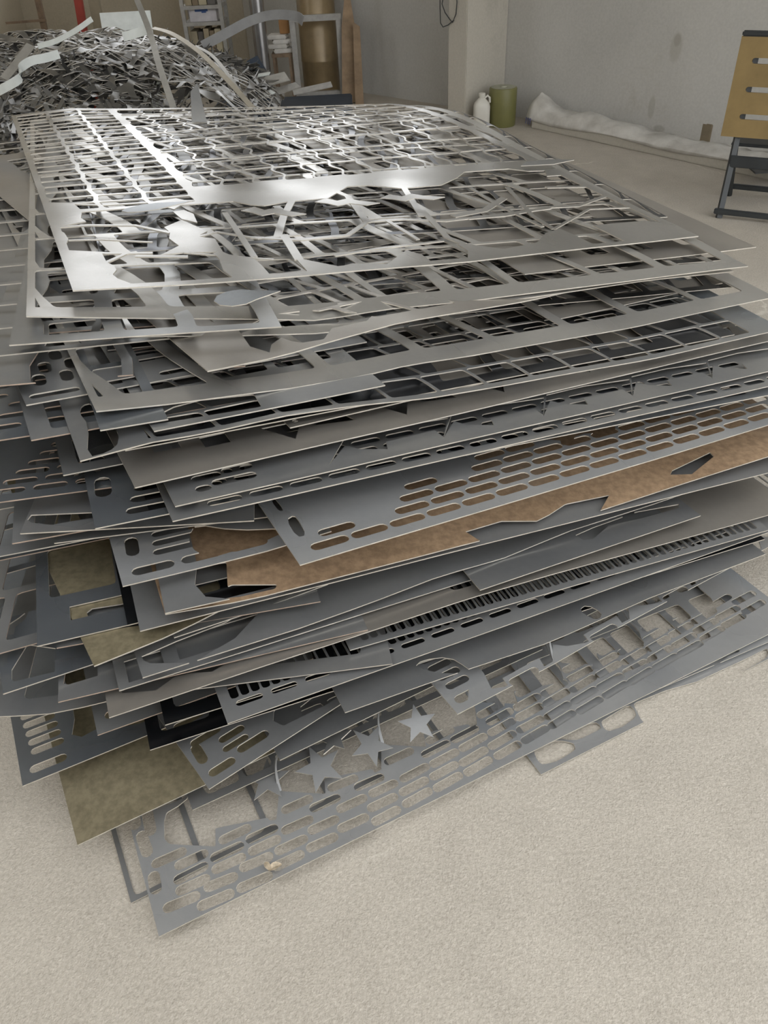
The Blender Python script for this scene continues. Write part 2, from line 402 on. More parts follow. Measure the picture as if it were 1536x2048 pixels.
def plate_mesh(name, outer, holes, fn, th, grid=0.1, nrm=None, solids=(), cuts=()):
    """flat outline minus holes -> thin solid; fn(p, q) arrays -> world xyz of the upper face; nrm = thickness direction"""
    verts = []; faces = []
    def add(poly, step=None):
        n0 = len(verts); pts = []
        ar = sum(poly[i - 1][0] * poly[i][1] - poly[i][0] * poly[i - 1][1] for i in range(len(poly)))
        if ar < 0: poly = poly[::-1]
        for i in range(len(poly)):
            a = np.array(poly[i], float); b = np.array(poly[(i + 1) % len(poly)], float)
            k = max(1, int(np.linalg.norm(b - a) / step)) if step else 1
            for s in range(k): pts.append(tuple(a + (b - a) * s / k))
        for p in pts: verts.append(Vector(p))
        faces.append(list(range(n0, n0 + len(pts))))
    add(outer, 0.06)
    for h in holes: add(h, 0.08)
    for h in solids: add(h, 0.08)
    for h in cuts: add(h, 0.08)
    xs = [p[0] for p in outer]; ys = [p[1] for p in outer]
    g = grid
    for i in range(1, int((max(xs) - min(xs)) / g)):
        for j in range(1, int((max(ys) - min(ys)) / g)):
            verts.append(Vector((min(xs) + i * g + 0.0131 * math.sin(i * 7.3 + j), min(ys) + j * g + 0.0117 * math.cos(j * 5.1 + i))))
    ov, oe, of, _, _, orig = delaunay_2d_cdt(verts, [], faces, 0, 1e-5)
    tri = np.array([t for t in of if len(t) == 3], dtype=int)
    P = np.array([(v[0], v[1]) for v in ov])
    cen = P[tri].mean(1)
    def inside(poly, pts):
        a = np.asarray(poly, float); b = np.roll(a, -1, 0)
        x = pts[:, 0][:, None]; y = pts[:, 1][:, None]
        c1 = (a[:, 1] > y) != (b[:, 1] > y)
        with np.errstate(divide='ignore', invalid='ignore'):
            xi = (b[:, 0] - a[:, 0]) * (y - a[:, 1]) / (b[:, 1] - a[:, 1]) + a[:, 0]
        return (np.sum(c1 & (x < xi), 1) % 2) == 1
    keep = inside(outer, cen)
    for h in holes:
        a = np.asarray(h, float)
        cand = np.nonzero(keep & (cen[:, 0] > a[:, 0].min()) & (cen[:, 0] < a[:, 0].max()) & (cen[:, 1] > a[:, 1].min()) & (cen[:, 1] < a[:, 1].max()))[0]
        if len(cand): keep[cand[inside(h, cen[cand])]] = False
    inn = inside(outer, cen)
    for h in solids: keep |= inn & inside(h, cen)
    for h in cuts: keep &= ~inside(h, cen)
    tri = tri[keep]
    top = fn(P[:, 0], P[:, 1])
    off = np.array(nrm if nrm is not None else (0, 0, -1.0)) * th
    bot = top + off
    # orient
    a, b, c = P[tri[:, 0]], P[tri[:, 1]], P[tri[:, 2]]
    cr = (b[:, 0]-a[:, 0])*(c[:, 1]-a[:, 1]) - (b[:, 1]-a[:, 1])*(c[:, 0]-a[:, 0])
    tri = tri[np.abs(cr) > 1e-9]; cr = cr[np.abs(cr) > 1e-9]
    tri[cr < 0] = tri[cr < 0][:, ::-1]
    E = np.concatenate([tri[:, [0, 1]], tri[:, [1, 2]], tri[:, [2, 0]]])
    key = {(int(x), int(y)) for x, y in E}
    bd = np.array([e for e in key if (e[1], e[0]) not in key])
    n = len(P)
    used = np.unique(tri); re = -np.ones(n, int); re[used] = np.arange(len(used)); m = len(used)
    tri = re[tri]; bd = re[bd]; top = top[used]; bot = bot[used]
    bu = np.unique(bd); rb = -np.ones(m, int); rb[bu] = np.arange(len(bu)); k = len(bu)
    V = np.concatenate([top, bot, top[bu], bot[bu]])
    e0, e1 = rb[bd[:, 0]], rb[bd[:, 1]]
    side = np.stack([2*m + e0, 2*m + k + e0, 2*m + k + e1, 2*m + e1], 1)
    nt_ = len(tri)
    loops = np.concatenate([tri.ravel(), (tri[:, ::-1] + m).ravel(), side.ravel()])
    tot = np.concatenate([np.full(2 * nt_, 3), np.full(len(side), 4)])
    st = np.concatenate([[0], np.cumsum(tot)[:-1]])
    me = bpy.data.meshes.new(name)
    me.vertices.add(len(V)); me.vertices.foreach_set('co', V.astype(np.float32).ravel())
    me.loops.add(len(loops)); me.loops.foreach_set('vertex_index', loops.astype(np.int32))
    me.polygons.add(len(tot)); me.polygons.foreach_set('loop_start', st.astype(np.int32)); me.polygons.foreach_set('loop_total', tot.astype(np.int32))
    mi = np.zeros(len(tot), np.int32); mi[2 * nt_:] = 1
    sm = np.ones(len(tot), bool); sm[2 * nt_:] = False
    me.update(calc_edges=True)
    me.polygons.foreach_set('material_index', mi); me.polygons.foreach_set('use_smooth', sm)
    me.update()
    return me

class Sheet:
    """a sheet of the stack: front-left corner a, a second point b of its front edge, nominal height h"""
    def __init__(s, h, a, b, edge=None, wav=0.004, seed=0):
        s.h = h; s.A = hit(a[0], a[1], h)[:2]; B = hit(b[0], b[1], h)[:2]
        d = B - s.A; s.L = float(np.linalg.norm(d)); s.ex = d / s.L; s.ey = np.array([-s.ex[1], s.ex[0]])
        s.seed = seed; s.wav = wav * 0.35; s.prof = None
        if edge:                                  # bends of the front edge: height read in the vertical plane of that edge
            pp = []; zz = []
            for x, y in edge:
                r = ray(x, y); nrm = s.ey
                t = ((s.A - CAM[:2]) @ nrm) / (r[:2] @ nrm)
                P = CAM + r * t
                pp.append(float((P[:2] - s.A) @ s.ex)); zz.append(float(P[2] - zsurf(h, P[:2])))
            o = np.argsort(pp); s.prof = (np.array(pp)[o], np.array(zz)[o])
    def loc(s, x, y):
        d = hit(x, y, s.h)[:2] - s.A
        return (float(d @ s.ex), float(d @ s.ey))
    def px(s, pts): return [s.loc(x, y) for x, y in pts]
    def slot(s, a, b, w):                         # a slot whose two tips are seen at a and b
        p, q = np.array(s.loc(*a)), np.array(s.loc(*b)); d = q - p
        return capsule(*((p + q) / 2), float(np.linalg.norm(d)), w, math.atan2(d[1], d[0]))
    def fn(s, p, q):
        xy = s.A[None, :] + p[:, None] * s.ex[None, :] + q[:, None] * s.ey[None, :]
        d = xy - PO
        z = s.h * T(d @ PU, d @ PV)
        if s.prof is not None:
            z = z + np.interp(p, s.prof[0], s.prof[1]) * np.exp(-np.abs(q) / 0.2)
        k = s.seed * 1.7
        z = z + s.wav * (np.sin(p * 5.1 + k) * np.cos(q * 4.3 + 2 * k) + 0.5 * np.sin(p * 11 + q * 7 + k))
        z = np.maximum(z, 0.004)
        return np.stack([xy[:, 0] - s.A[0], xy[:, 1] - s.A[1], z - s.h], 1)
    def build(s, W, D, holes, mat, label, th=0.0026, edge=None, outer=None, p0=0.0, name='cut_steel_sheet', group='laser-cut steel sheets in the big stack', grid=0.1, solids=(), cuts=()):
        outer = outer or [(p0, 0), (W, 0), (W, D), (p0, D)]
        me = plate_mesh(name, outer, holes, s.fn, th, grid, None, solids, cuts)
        o = link(name, me, [ST[mat], edge or EDGE], None, (s.A[0], s.A[1], s.h))
        return tag(o, label, 'steel sheet', group)

def teeth(p0, n, dp, pts):
    return [[(p0 + i * dp + x, y) for x, y in pts] for i in range(n)]

R = random.Random(5)

# --- top sheets ------------------------------------------------------------
S = Sheet(0.96, (145, 580), (1445, 468), [(145, 580), (400, 566), (600, 553), (940, 522), (1200, 492), (1445, 468)], 0.004, 1)
H = [rect(0.022, 1.60, 0.022, 0.62)] + [S.px(C(500, 200, [(-150,640),(0,600),(400,560),(900,520),(1250,480),(1536,430),(1500,330),(1330,350),(1100,370),(1000,395),(800,430),(620,425),(480,440),(360,480),(200,500),(0,520),(-300,540),(-480,560)]))]
SOL = [S.px(C(0, 200, [(300,770),(520,778),(545,825),(580,840),(595,862),(575,885),(600,905),(680,932),(745,952),(800,955),(790,925),(1060,920),(1065,935),(1150,925),(1220,910),(1180,880),(1140,850),(1120,800),(1090,775),(1130,765),(1170,780),(1300,800),(1340,830),(1400,890),(1450,925),(1536,922),(1536,1000),(320,1010)])),
       S.px(C(500, 200, [(-10,838),(60,860),(140,918),(190,914),(350,890),(290,850),(235,798),(280,800),(460,830),(520,815),(700,815),(740,790),(800,750),(880,770),(980,830),(1040,850),(1200,810),(1150,770),(1060,720),(1100,720),(1300,745),(1480,715),(1536,660),(1560,880),(1000,930),(0,1000)])),
       S.px(C(936, 300, [(0,478),(190,488),(350,465),(400,415),(470,395),(560,432),(680,490),(810,460),(640,380),(900,362),(1040,375),(1065,320),(1340,440),(1000,520),(0,640)])),
       S.px(C(0, 200, [(225,528),(380,535),(420,570),(415,605),(440,622),(270,655)])), S.px(C(0, 200, [(280,655),(330,680),(350,710),(325,765),(300,775)])),
       S.px(C(0, 200, [(900,500),(960,512),(890,558),(760,522)])), S.px(C(0, 200, [(885,570),(930,608),(1010,625),(990,580),(940,560)])),
       S.px(C(0, 200, [(840,650),(930,612),(1060,668),(1010,695),(1100,705),(1140,768),(940,772),(820,785),(915,740),(865,705),(870,675)])),
       S.px(C(500, 200, [(-130,505),(0,488),(220,465),(380,445),(560,425),(740,405),(900,385),(1040,370),(1110,360),(1060,400),(980,435),(790,450),(600,435),(500,440),(400,500),(200,515),(70,535),(0,530)])),
       S.px(C(936, 300, [(150,88),(400,60),(500,40),(570,75),(480,100),(310,106)]))]
for pts, wd in (([(220,528),(520,540),(900,512),(1250,505)], .010), ([(270,652),(450,640),(690,640),(870,676)], .012), ([(690,790),(960,790)], .014), ([(320,770),(540,778),(780,775)], .012), ([(350,715),(520,710),(780,722)], .006), ([(540,825),(640,780),(700,770)], .010),
                ([(1010,695),(1110,670),(1320,700),(1536,680)], .010), ([(940,772),(1300,795),(1400,800)], .006), ([(1500,500),(1450,590),(1420,690)], .02), ([(1150,570),(1300,790)], .016)):
    SOL.append(barpoly(S.px(C(0, 200, pts)), wd))
for pts, wd in (([(0,695),(260,705),(500,680),(600,615),(780,605),(1000,612),(1300,578),(1536,550)], .014), ([(430,780),(640,745),(860,720),(990,705)], .009), ([(700,610),(860,700)], .012), ([(380,440),(500,490),(600,620)], .02), ([(620,430),(790,450),(880,590)], .02), ([(1040,590),(1200,560),(1300,500)], .022),
                ([(880,560),(1010,690),(1100,720)], .018), ([(170,680),(250,800)], .022), ([(1130,450),(1260,530),(1500,640)], .012)):
    SOL.append(barpoly(S.px(C(500, 200, pts)), wd))
for pts, wd in (([(0,345),(180,330),(420,290),(560,285),(700,235),(790,210)], .014), ([(400,190),(700,180),(820,220),(1040,330)], .018), ([(550,75),(660,110),(750,210)], .02), ([(440,395),(620,300),(900,290)], .009), ([(200,190),(330,330),(440,395)], .014)):
    SOL.append(barpoly(S.px(C(936, 300, pts)), wd))
# narrow left cells and the wavy grid in the far half
H += cells(0.010, 0.40, 0.64, 2.34, 3, 22, 0.013, R, 0.004, 0, 0, 0.010, 1, 0.15, 2)
H += cells(0.42, 1.60, 0.80, 2.34, 12, 9, 0.008, R, 0.010, 0, 0, 0.010, 1, 0.12, 8, rad=0.006)
S.build(1.63, 2.38, H, 'bright', 'topmost bright steel sheet of the stack, wavy grid of openings and broad scalloped front band', 0.003, solids=SOL)

for i, (h, a, b, mt) in enumerate([(0.928, (200, 510), (1400, 430), 'deep'), (0.872, (250, 610), (1450, 520), 'deep'), (0.832, (215, 700), (1450, 575), 'deep')]):  # under-sheets whose dark colour stands in for the shaded gaps
    S = Sheet(h, a, b, None, 0.003, 11 + i)
    H = cells(0.0, 1.64, 0.02, 2.3, [11, 9, 13][i], [14, 22, 9][i], 0.009, R, 0.012, [0.3, -0.4, 0.2][i], 0.25, 0.009, 1, 0.4, 3, 0.0, 2.5)
    S.build(1.64, 2.3, H, mt, ['dark skeleton sheet showing in slivers through the openings of the topmost sheet',
        'grey skeleton sheet of flat narrow openings buried among the upper sheets',
        'dark skeleton sheet of tall openings buried below the wide-celled frames'][i], 0.002)

S = Sheet(0.941, (52, 632), (1490, 532), [(52, 632), (250, 634), (480, 637), (640, 640), (770, 618), (936, 603), (1200, 568), (1490, 532)], 0.003, 2)
H = cells(0.005, 1.70, 0.045, 2.3, 8, 9, 0.020, R, 0.012, -0.28, 0.12, 0.012, 1, 0.5, 4, 0, 1.2)
S.build(1.73, 2.4, H, 'steel', 'bright thin-framed sheet second from top, front edge dipping near its middle')

S = Sheet(0.916, (1050, 548), (1536, 491), None, 0.003, 3)
H = cells(0.05, 0.70, 0.06, 1.9, 4, 12, 0.05, R, 0.012, -0.1, 0.2, 0.02, 1, 0.5, 3, 0.1, 1.5)
S.build(0.80, 2.0, H, 'warm', 'narrow warm-grey sheet forming the upper right rim of the stack')

S = Sheet(0.907, (260, 673), (1300, 560), [(260, 673), (450, 672), (660, 665), (800, 640), (936, 612), (1100, 588), (1300, 560)], 0.003, 4)
H = cells(0.0, 1.54, 0.025, 2.25, 10, 8, 0.014, R, 0.01, -0.2, 0.25, 0.012, 1, 0.5, 3, 0.0, 1.5)
S.build(1.55, 2.3, H, 'steel', 'bright sheet with a slim tapering front band just below the dipping frame')

S = Sheet(0.892, (415, 742), (1300, 545), [(415, 742), (560, 712), (660, 682), (800, 645), (1060, 600), (1300, 545)], 0.003, 5)
H = [S.px(C(500, 600, [(0,235),(100,265),(110,225),(160,195),(215,215),(270,225),(380,215),(420,160),(600,130),(640,90),(300,60),(100,80),(-60,150)]))]
H += cells(0.28, 1.3, 0.05, 0.5, 9, 4, 0.014, R, 0.008, -0.25, 0.1, 0.01)
H += cells(0.14, 1.3, 0.52, 2.1, 8, 9, 0.02, R, 0.01, -0.15, 0.1, 0.02)
S.build(1.38, 2.2, H, 'warm', 'tarnished sheet with a wide left margin and rounded bite in its front', edge=EDGE)

S = Sheet(0.852, (192, 822), (1536, 590), [(192, 822), (330, 808), (590, 775), (722, 752), (820, 728), (936, 712), (1260, 655), (1536, 596)], 0.003, 6)
H = cells(0.004, 1.70, 0.05, 2.3, 8, 9, 0.020, R, 0.014, -0.22, 0.10, 0.014, 1, 0.6, 4, 0, 0.8)
S.build(1.75, 2.4, H, 'steel', 'bright wide-celled frame with a broad pale front band, above the ladder-like sheet')

S = Sheet(0.822, (1105, 640), (1536, 545), None, 0.003, 61)
H = cells(0.03, 0.6, 0.05, 1.9, 5, 14, 0.03, R, 0.01, -0.3, 0.2, 0.02)
S.build(0.66, 2.0, H, 'warm', 'brownish tilted sheet at the right rim, second below the topmost corner')

S = Sheet(0.836, (200, 860), (760, 770), None, 0.002, 7)
S.build(0.115, 2.2, cells(0.012, 0.105, 0.10, 2.1, 1, 12, 0.02, R), 'blue', 'narrow bluish strip of sheet jutting out left below the pale band')

S = Sheet(0.828, (308, 862), (760, 772), None, 0.002, 8)
H = [rpoly(S.px(C(0, 600, [(815,632),(1340,545),(1300,480),(1020,510),(890,545),(800,590)])), 0.006)] + cells(0.02, 0.44, 0.11, 2.1, 3, 10, 0.02, R, 0.0, 0, 0.2)
S.build(0.46, 2.2, H, 'grey', 'grey sheet with a long reflective opening tucked behind the ladder-like sheet')

S = Sheet(0.806, (160, 922), (1536, 660), [(160, 922), (300, 884), (420, 864), (560, 832), (700, 812), (860, 795), (1000, 772), (1300, 718), (1536, 664)], 0.002, 9)
H = [chaikin(S.px(C(0, 600, [(445,810),(455,640),(405,580),(420,540),(470,530),(590,640),(620,740),(560,790)])), 1)]
H += cells(0.115, 1.62, 0.012, 0.58, 13, 7, 0.0075, R, 0.010, -0.28, 0, 0.008, 1, 0.35, 4)
H += cells(0.06, 1.6, 0.60, 2.3, 10, 9, 0.02, R, 0.008, -0.1, 0, 0.02)
S.build(1.72, 2.4, H, 'grey', 'ladder-like sheet of thin webs with rounded cells and a tapered left plate')

# --- middle sheets -----------------------------------------------------------
S = Sheet(0.775, (580, 855), (1100, 735), None, 0.002, 101)
H = [capsule(0.02, 0.02, 0.012, 0.012)] + cells(0.1, 1.0, 0.1, 1.0, 5, 4, 0.04, R, 0.0, 0, 0.1)
S.build(1.2, 1.9, H, 'warm', 'brownish plate corner with one small round hole under the ladder-like sheet')

S = Sheet(0.755, (270, 975), (1536, 682), None, 0.002, 10)
H = teeth(0.27, 6, 0.247, [(0.0, 0.105), (0.085, 0.105), (0.045, 0.04)]) + teeth(0.37, 6, 0.247, [(0.0, 0.075), (0.085, 0.062), (0.07, 0.105), (0.01, 0.105)])
H += [rect(0.06, 0.11, 0.10, 0.16), rect(0.15, 0.2, 0.08, 0.12)] + cells(0.03, 1.66, 0.125, 2.3, 8, 9, 0.03, R, 0, 0, 0.15)
S.build(1.7, 2.4, H, 'warm', 'wide solid brown-grey sheet with dark triangular notches along its front band')

S = Sheet(0.728, (350, 1012), (1536, 742), None, 0.002, 12)
H = slots(0.06, 0.036, 1, 1, 0.03, 0.02) + slots(0.075, 0.072, 1, 1, 0.055, 0.02) + [capsule(0.12, 0.045, 0.085, 0.022), capsule(0.135, 0.078, 0.06, 0.02)]
hp = S.px(C(768, 560, [(236,637),(280,566),(330,580),(440,582),(428,555),(600,515),(638,540),(640,470),(440,500),(270,540)], 2.0))
H += [[(x + 0.25 * k, y) for x, y in hp] for k in range(-2, 5) if hp[0][0] + 0.25 * k > 0.16]
H += cells(0.03, 1.6, 0.125, 2.3, 8, 9, 0.03, R, 0, 0, 0.15)
S.build(1.62, 2.4, H, 'grey', 'grey sheet with a saw-toothed band running the full front, above the slot row')

S = Sheet(0.708, (345, 1042), (1536, 772), None, 0.002, 13)
H = slots(0.10, 0.028, 20, 1, 0.064, 0.018, 0.078) + slots(0.07, 0.062, 18, 3, 0.064, 0.018, 0.078, 0.03, 0.02)
H += cells(0.1, 1.4, 0.22, 2.2, 6, 8, 0.05, R, 0, 0, 0.1)
S.build(1.62, 2.4, H, 'grey', 'grey sheet with one row of slots along its front edge, under the saw-toothed band')

S = Sheet(0.69, (190, 1057), (1536, 790), None, 0.002, 14)
H = [capsule(0.028, 0.13, 0.07, 0.03, 1.5), capsule(0.028, 0.22, 0.06, 0.028, 1.5)]
H += slots(0.095, 0.032, 16, 5, 0.078, 0.021, 0.092, 0.035, 0.012, keep=lambda x, y: y < 0.09 + 0.1 * (x < 0.35))
H += cells(0.1, 1.4, 0.32, 2.2, 6, 8, 0.05, R, 0, 0, 0.1)
S.build(1.7, 2.4, H, 'blue', 'blue-grey slotted sheet corner with an upright slot, at the left middle of the stack')

S = Sheet(0.625, (600, 1130), (1536, 850), None, 0.0015, 15)
sl = lambda x, y: y < 0.075 + 0.16 * x + 0.045 * math.sin(x * 25) and not (x < 0.09 and y > 0.12)
H = [chaikin(S.px(C(500, 600, [(185,1125),(225,1100),(250,1130),(290,1205),(240,1215)])), 1), chaikin(S.px(C(500, 600, [(115,1000),(175,1075),(150,1085),(110,1030)])), 1)]
H += slots(0.075, 0.036, 18, 7, 0.077, 0.023, 0.0825, 0.033, 0.029, keep=lambda x, y: 0.06 < x < 1.5 and sl(x, y))
H += [chaikin(S.px(C(936, 700, [(690,330),(740,350),(760,400),(740,430),(700,420),(560,430),(520,480),(480,490),(470,455),(240,465),(300,420),(560,350)])), 1)]
H += cells(0.1, 1.3, 0.42, 2.2, 6, 8, 0.05, R, 0, 0, 0.1)
S.build(1.6, 2.3, H, 'sheen', 'slotted grey sheet with blue sheen in mid-stack, brown rust showing through its slots')

S = Sheet(0.60, (350, 1000), (1536, 730), None, 0.002, 16)
H = cells(0.0, 1.58, 0.02, 2.2, 8, 10, 0.03, R, 0.01, 0.1, 0.2)
S.build(1.6, 2.3, H, 'dark', 'dark open sheet recessed behind the slotted sheet in mid-stack')

S = Sheet(0.585, (245, 1172), (640, 1072), [(245, 1172), (420, 1130), (560, 1095), (640, 1068)], 0.002, 17)
H = slots(0.06, 0.032, 3, 1, 0.078, 0.024, 0.09) + [capsule(0.035, 0.11, 0.06, 0.025, 1.5)]
H += slots(0.11, 0.075, 1, 5, 0.085, 0.019, 0.1, 0.028, 0.004)
H += [chaikin(S.px(C(0, 1000, [(965,180),(975,240),(1060,290),(1140,275),(1430,180),(1460,140),(1200,150),(1000,120)])), 1)]
H += cells(0.1, 1.3, 0.3, 2.2, 5, 8, 0.05, R, 0, 0, 0.1)
S.build(0.40, 2.3, H, 'sheen', 'shiny slotted sheet corner with a rounded tongue, over the yellow-stained sheet')

S = Sheet(0.545, (330, 1228), (1536, 915), [(330, 1228), (500, 1199), (664, 1157), (936, 1087), (1190, 1024), (1350, 972), (1536, 913)], 0.0015, 18)
H = [rpoly(S.px(C(0, 1000, [(985,512),(1230,462),(1405,418),(1412,398),(1180,408),(1160,420),(1155,300),(960,330),(975,400),(968,470)])), 0.004), S.px(C(0, 1000, [(700,600),(840,585),(800,430),(700,420)])),
     S.px(C(500, 1000, [(1105,125),(1180,165),(1340,170),(1560,110),(1700,60),(1700,20),(1540,60),(1290,70)])),
     S.px(C(936, 700, [(515,745),(730,705),(650,828),(450,880),(200,945),(150,930),(420,800),(500,750)])),
     S.px(C(936, 700, [(1040,620),(1150,620),(1260,540),(1240,520),(1050,600)]))]
H += cells(0.1, 1.4, 0.35, 2.2, 6, 8, 0.06, R, 0, 0, 0.1)
S.build(1.62, 2.3, H, 'rust', 'rust-brown sheet with long pointed notches sticking out of mid-stack', edge=EDGE)
S = Sheet(0.552, (330, 1226), (480, 1193), None, 0.001, 181)
S.build(0, 0, [], 'dark', 'small dark plate covering the left end of the rust-brown sheet', outer=[(0, 0), (0.115, 0.0), (0.075, 0.02), (0.062, 0.06), (0.075, 0.12), (0.08, 0.5), (0.0, 0.5)])

S = Sheet(0.505, (280, 1262), (1536, 945), None, 0.002, 19)
H = [rect(0.05, 0.3, 0.03, 0.09), rect(0.42, 0.6, 0.05, 0.09)] + cells(0.1, 1.4, 0.15, 2.2, 6, 8, 0.06, R, 0, 0.1, 0.2)
S.build(1.6, 2.3, H, 'dark', 'dark sheet edge hugging the underside of the rust-brown sheet')

S = Sheet(0.47, (188, 1332), (520, 1197), [(188, 1332), (350, 1266), (450, 1215), (520, 1197)], 0.0015, 20)
H = [S.px(C(0, 1000, [(450,600),(445,575),(470,555),(600,535),(705,515),(740,480),(860,480),(850,590),(740,640),(620,655),(540,630)]))]
H += cells(0.08, 0.9, 0.42, 2.2, 4, 8, 0.05, R)
S.build(0.95, 2.2, H, 'olive', 'yellow-stained sheet with a dirty corner pointing out at the left middle', th=0.003)

S = Sheet(0.455, (348, 1275), (1100, 1020), [(348, 1275), (523, 1217), (700, 1152), (1100, 1030)], 0.0015, 21)
H = [rect(0.16, 0.20, 0.03, 0.06), rect(0.32, 0.33, 0.0, 0.14)] + cells(0.1, 1.1, 0.25, 2.2, 5, 8, 0.06, R)
S.build(1.25, 2.2, H, 'grey', 'dull grey plate strip between the yellow-stained corner and the rust sheet')

S = Sheet(0.43, (285, 1355), (1536, 930), [(285, 1355), (510, 1284), (594, 1258), (742, 1205), (879, 1152), (1004, 1117), (1139, 1061), (1300, 1010), (1536, 930)], 0.0015, 22)
H = [S.px(C(0, 1000, [(735,820),(770,835),(985,828),(1200,700),(1330,560),(1330,510),(1150,620),(900,720),(725,800)])),
     chaikin(S.px(C(500, 1000, [(600,530),(625,545),(600,570),(430,610),(420,590)])), 1),
     chaikin(S.px(C(936, 1000, [(110,350),(280,290),(540,235),(540,190),(500,180),(300,250),(240,290)])), 1)]
H += cells(0.2, 1.4, 0.26, 2.2, 5, 8, 0.06, R)
S.build(1.65, 2.2, H, 'dark', 'broad dark grey sheet with a leaf-shaped opening near its left corner')

S = Sheet(0.415, (960, 1180), (1536, 985), None, 0.0015, 221)
H = [S.px(C(936, 1000, [(550,180),(590,205),(640,200),(720,130),(900,90),(1080,40),(1080,20),(860,60),(640,140)])),
     S.px(C(936, 1000, [(780,60),(800,100),(860,90),(850,50)]))]
H += cells(0.2, 0.7, 0.26, 2.0, 3, 8, 0.06, R)
S.build(0.62, 2.0, H, 'grey', 'blue-grey plate with a straight right-hand end over the ladder of small slots')

S = Sheet(0.395, (238, 1381), (1100, 1110), None, 0.0015, 23)
H = [rect(0.02, 0.09, 0.012, 0.07), rect(0.12, 0.3, 0.03, 0.09)] + cells(0.1, 1.1, 0.2, 2.2, 5, 8, 0.06, R)
S.build(1.3, 2.2, H, 'dark', 'dark thin-framed sheet corner peeping out below the leaf-shaped opening')

S = Sheet(0.365, (218, 1435), (1536, 1030), [(218, 1435), (500, 1340), (668, 1286), (936, 1197), (1100, 1150), (1300, 1095), (1536, 1030)], 0.0015, 24)
H = [S.px(C(0, 1000, [(625,990),(800,980),(900,910),(980,895),(1090,890),(1180,840),(1260,800),(1250,770),(1000,850),(720,940),(620,975)])),
     S.px(C(500, 1000, [(700,500),(800,490),(850,450),(1000,400),(1010,430),(860,520),(700,550)]))]
H += [capsule(0.78, 0.05, 0.1, 0.025), rect(0.86, 1.0, 0.05, 0.075)]
H += cells(0.2, 1.4, 0.22, 2.2, 5, 8, 0.06, R)
S.build(1.68, 2.3, H, 'warm', 'long grey-brown sheet with a wavy notch, above the ladder of small slots')

S = Sheet(0.345, (700, 1300), (1536, 1060), None, 0.0015, 241)
H = cells(0.03, 1.08, 0.012, 0.17, 50, 3, 0.0045, R, 0, 0, 0, 0.006, rad=0.007, sub=1)
H += cells(0.1, 1.0, 0.2, 2.0, 4, 8, 0.06, R)
S.build(1.1, 2.1, H, 'dark', 'dark sheet of closely set upright slots, behind the ladder of small slots')

S = Sheet(0.315, (455, 1447), (1536, 1065), None, 0.0015, 25)
H = slots(0.055, 0.038, 18, 1, 0.055, 0.014, 0.072) + cells(0.02, 1.58, 0.05, 0.20, 72, 2, 0.0045, R, 0, 0, 0, 0.006, rad=0.007, sub=1)
H += cells(0.1, 1.3, 0.24, 2.2, 5, 8, 0.06, R)
S.build(1.6, 2.3, H, 'dark', 'dark sheet with a long ladder of small upright slots behind a plain front band')

S = Sheet(0.255, (690, 1425), (1300, 1195), [(690, 1425), (937, 1338), (1100, 1284), (1300, 1195)], 0.001, 26)
H = [chaikin(S.px(C(500, 1000, [(1130,860),(1110,840),(1020,790),(880,810),(840,850),(1000,880)])), 1), chaikin(S.px(C(936, 1000, [(570,545),(610,520),(690,560),(680,590),(640,590)])), 1)]
H += cells(0.1, 1.0, 0.18, 2.0, 4, 8, 0.06, R)
S.build(1.15, 2.1, H, 'grey', 'smooth grey plate strip between the small-slot ladder and the lower slotted sheets')

S = Sheet(0.205, (915, 1428), (1536, 1096), [(915, 1428), (1100, 1332), (1209, 1270), (1536, 1094)], 0.001, 27)
K = lambda pts: S.px(C(760, 1100, pts, 1.979))
H = slots(0.05, 0.07, 1, 5, 0.06, 0.02, 0.1, 0.03, -0.003) + [capsule(0.045, 0.03, 0.06, 0.022), [(0.10, 0.006), (1.15, 0.006), (1.15, 0.19), (0.12, 0.19), (0.115, 0.06)]]
fin = K([(684, 470), (684, 370), (740, 378), (845, 362), (860, 390)]); blk = K([(806, 335), (935, 262), (968, 305), (850, 365), (828, 362)])
o0 = fin[0][0]
SOL = []; CUT = []
for k in range(-2, 4):
    SOL.append([(x + 0.238 * k, y) for x, y in fin]); SOL.append([(x + 0.238 * k, y) for x, y in blk])
    c = S.slot((760 + 835 / 1.979, 1100 + 355 / 1.979), (760 + 935 / 1.979, 1100 + 300 / 1.979), 0.02); CUT.append([(x + 0.238 * k, y) for x, y in c])
H += cells(0.1, 1.0, 0.2, 2.0, 4, 8, 0.04, R)
S.build(1.2, 2.1, H, 'sheen', 'bright sheet with five stacked slots in its left corner and fin-shaped webs', solids=SOL, cuts=CUT)

S = Sheet(0.185, (418, 1578), (793, 1336), None, 0.001, 28)
H = slots(0.055, 0.115, 1, 6, 0.07, 0.018, 0.1, 0.03, -0.004) + [capsule(0.024, 0.085, 0.055, 0.022, 1.5), capsule(0.045, 0.028, 0.06, 0.02), capsule(0.125, 0.04, 0.075, 0.02), capsule(0.1, 0.085, 0.06, 0.018), capsule(0.095, 0.06, 0.06, 0.016)]
H += [chaikin([(0.2, 0.02), (0.6, 0.012), (0.6, 0.1), (0.34, 0.13), (0.26, 0.1), (0.18, 0.07)], 1), chaikin([(0.12, 0.16), (0.3, 0.15), (0.55, 0.2), (0.5, 0.4), (0.13, 0.42)], 1)]
S.build(0.66, 1.2, H, 'dark', 'dark sheet corner with stacked slots, turned askew in front of the small-slot ladder')

S = Sheet(0.14, (560, 1520), (900, 1355), None, 0.001, 29)
H = [chaikin([(0.08, 0.05), (0.2, 0.05), (0.25, 0.1), (0.1, 0.12)], 1)] + cells(0.05, 0.6, 0.2, 1.8, 3, 8, 0.06, R)
S.build(0.8, 1.9, H, 'grey', 'plain grey plate lying under the askew slotted corner')

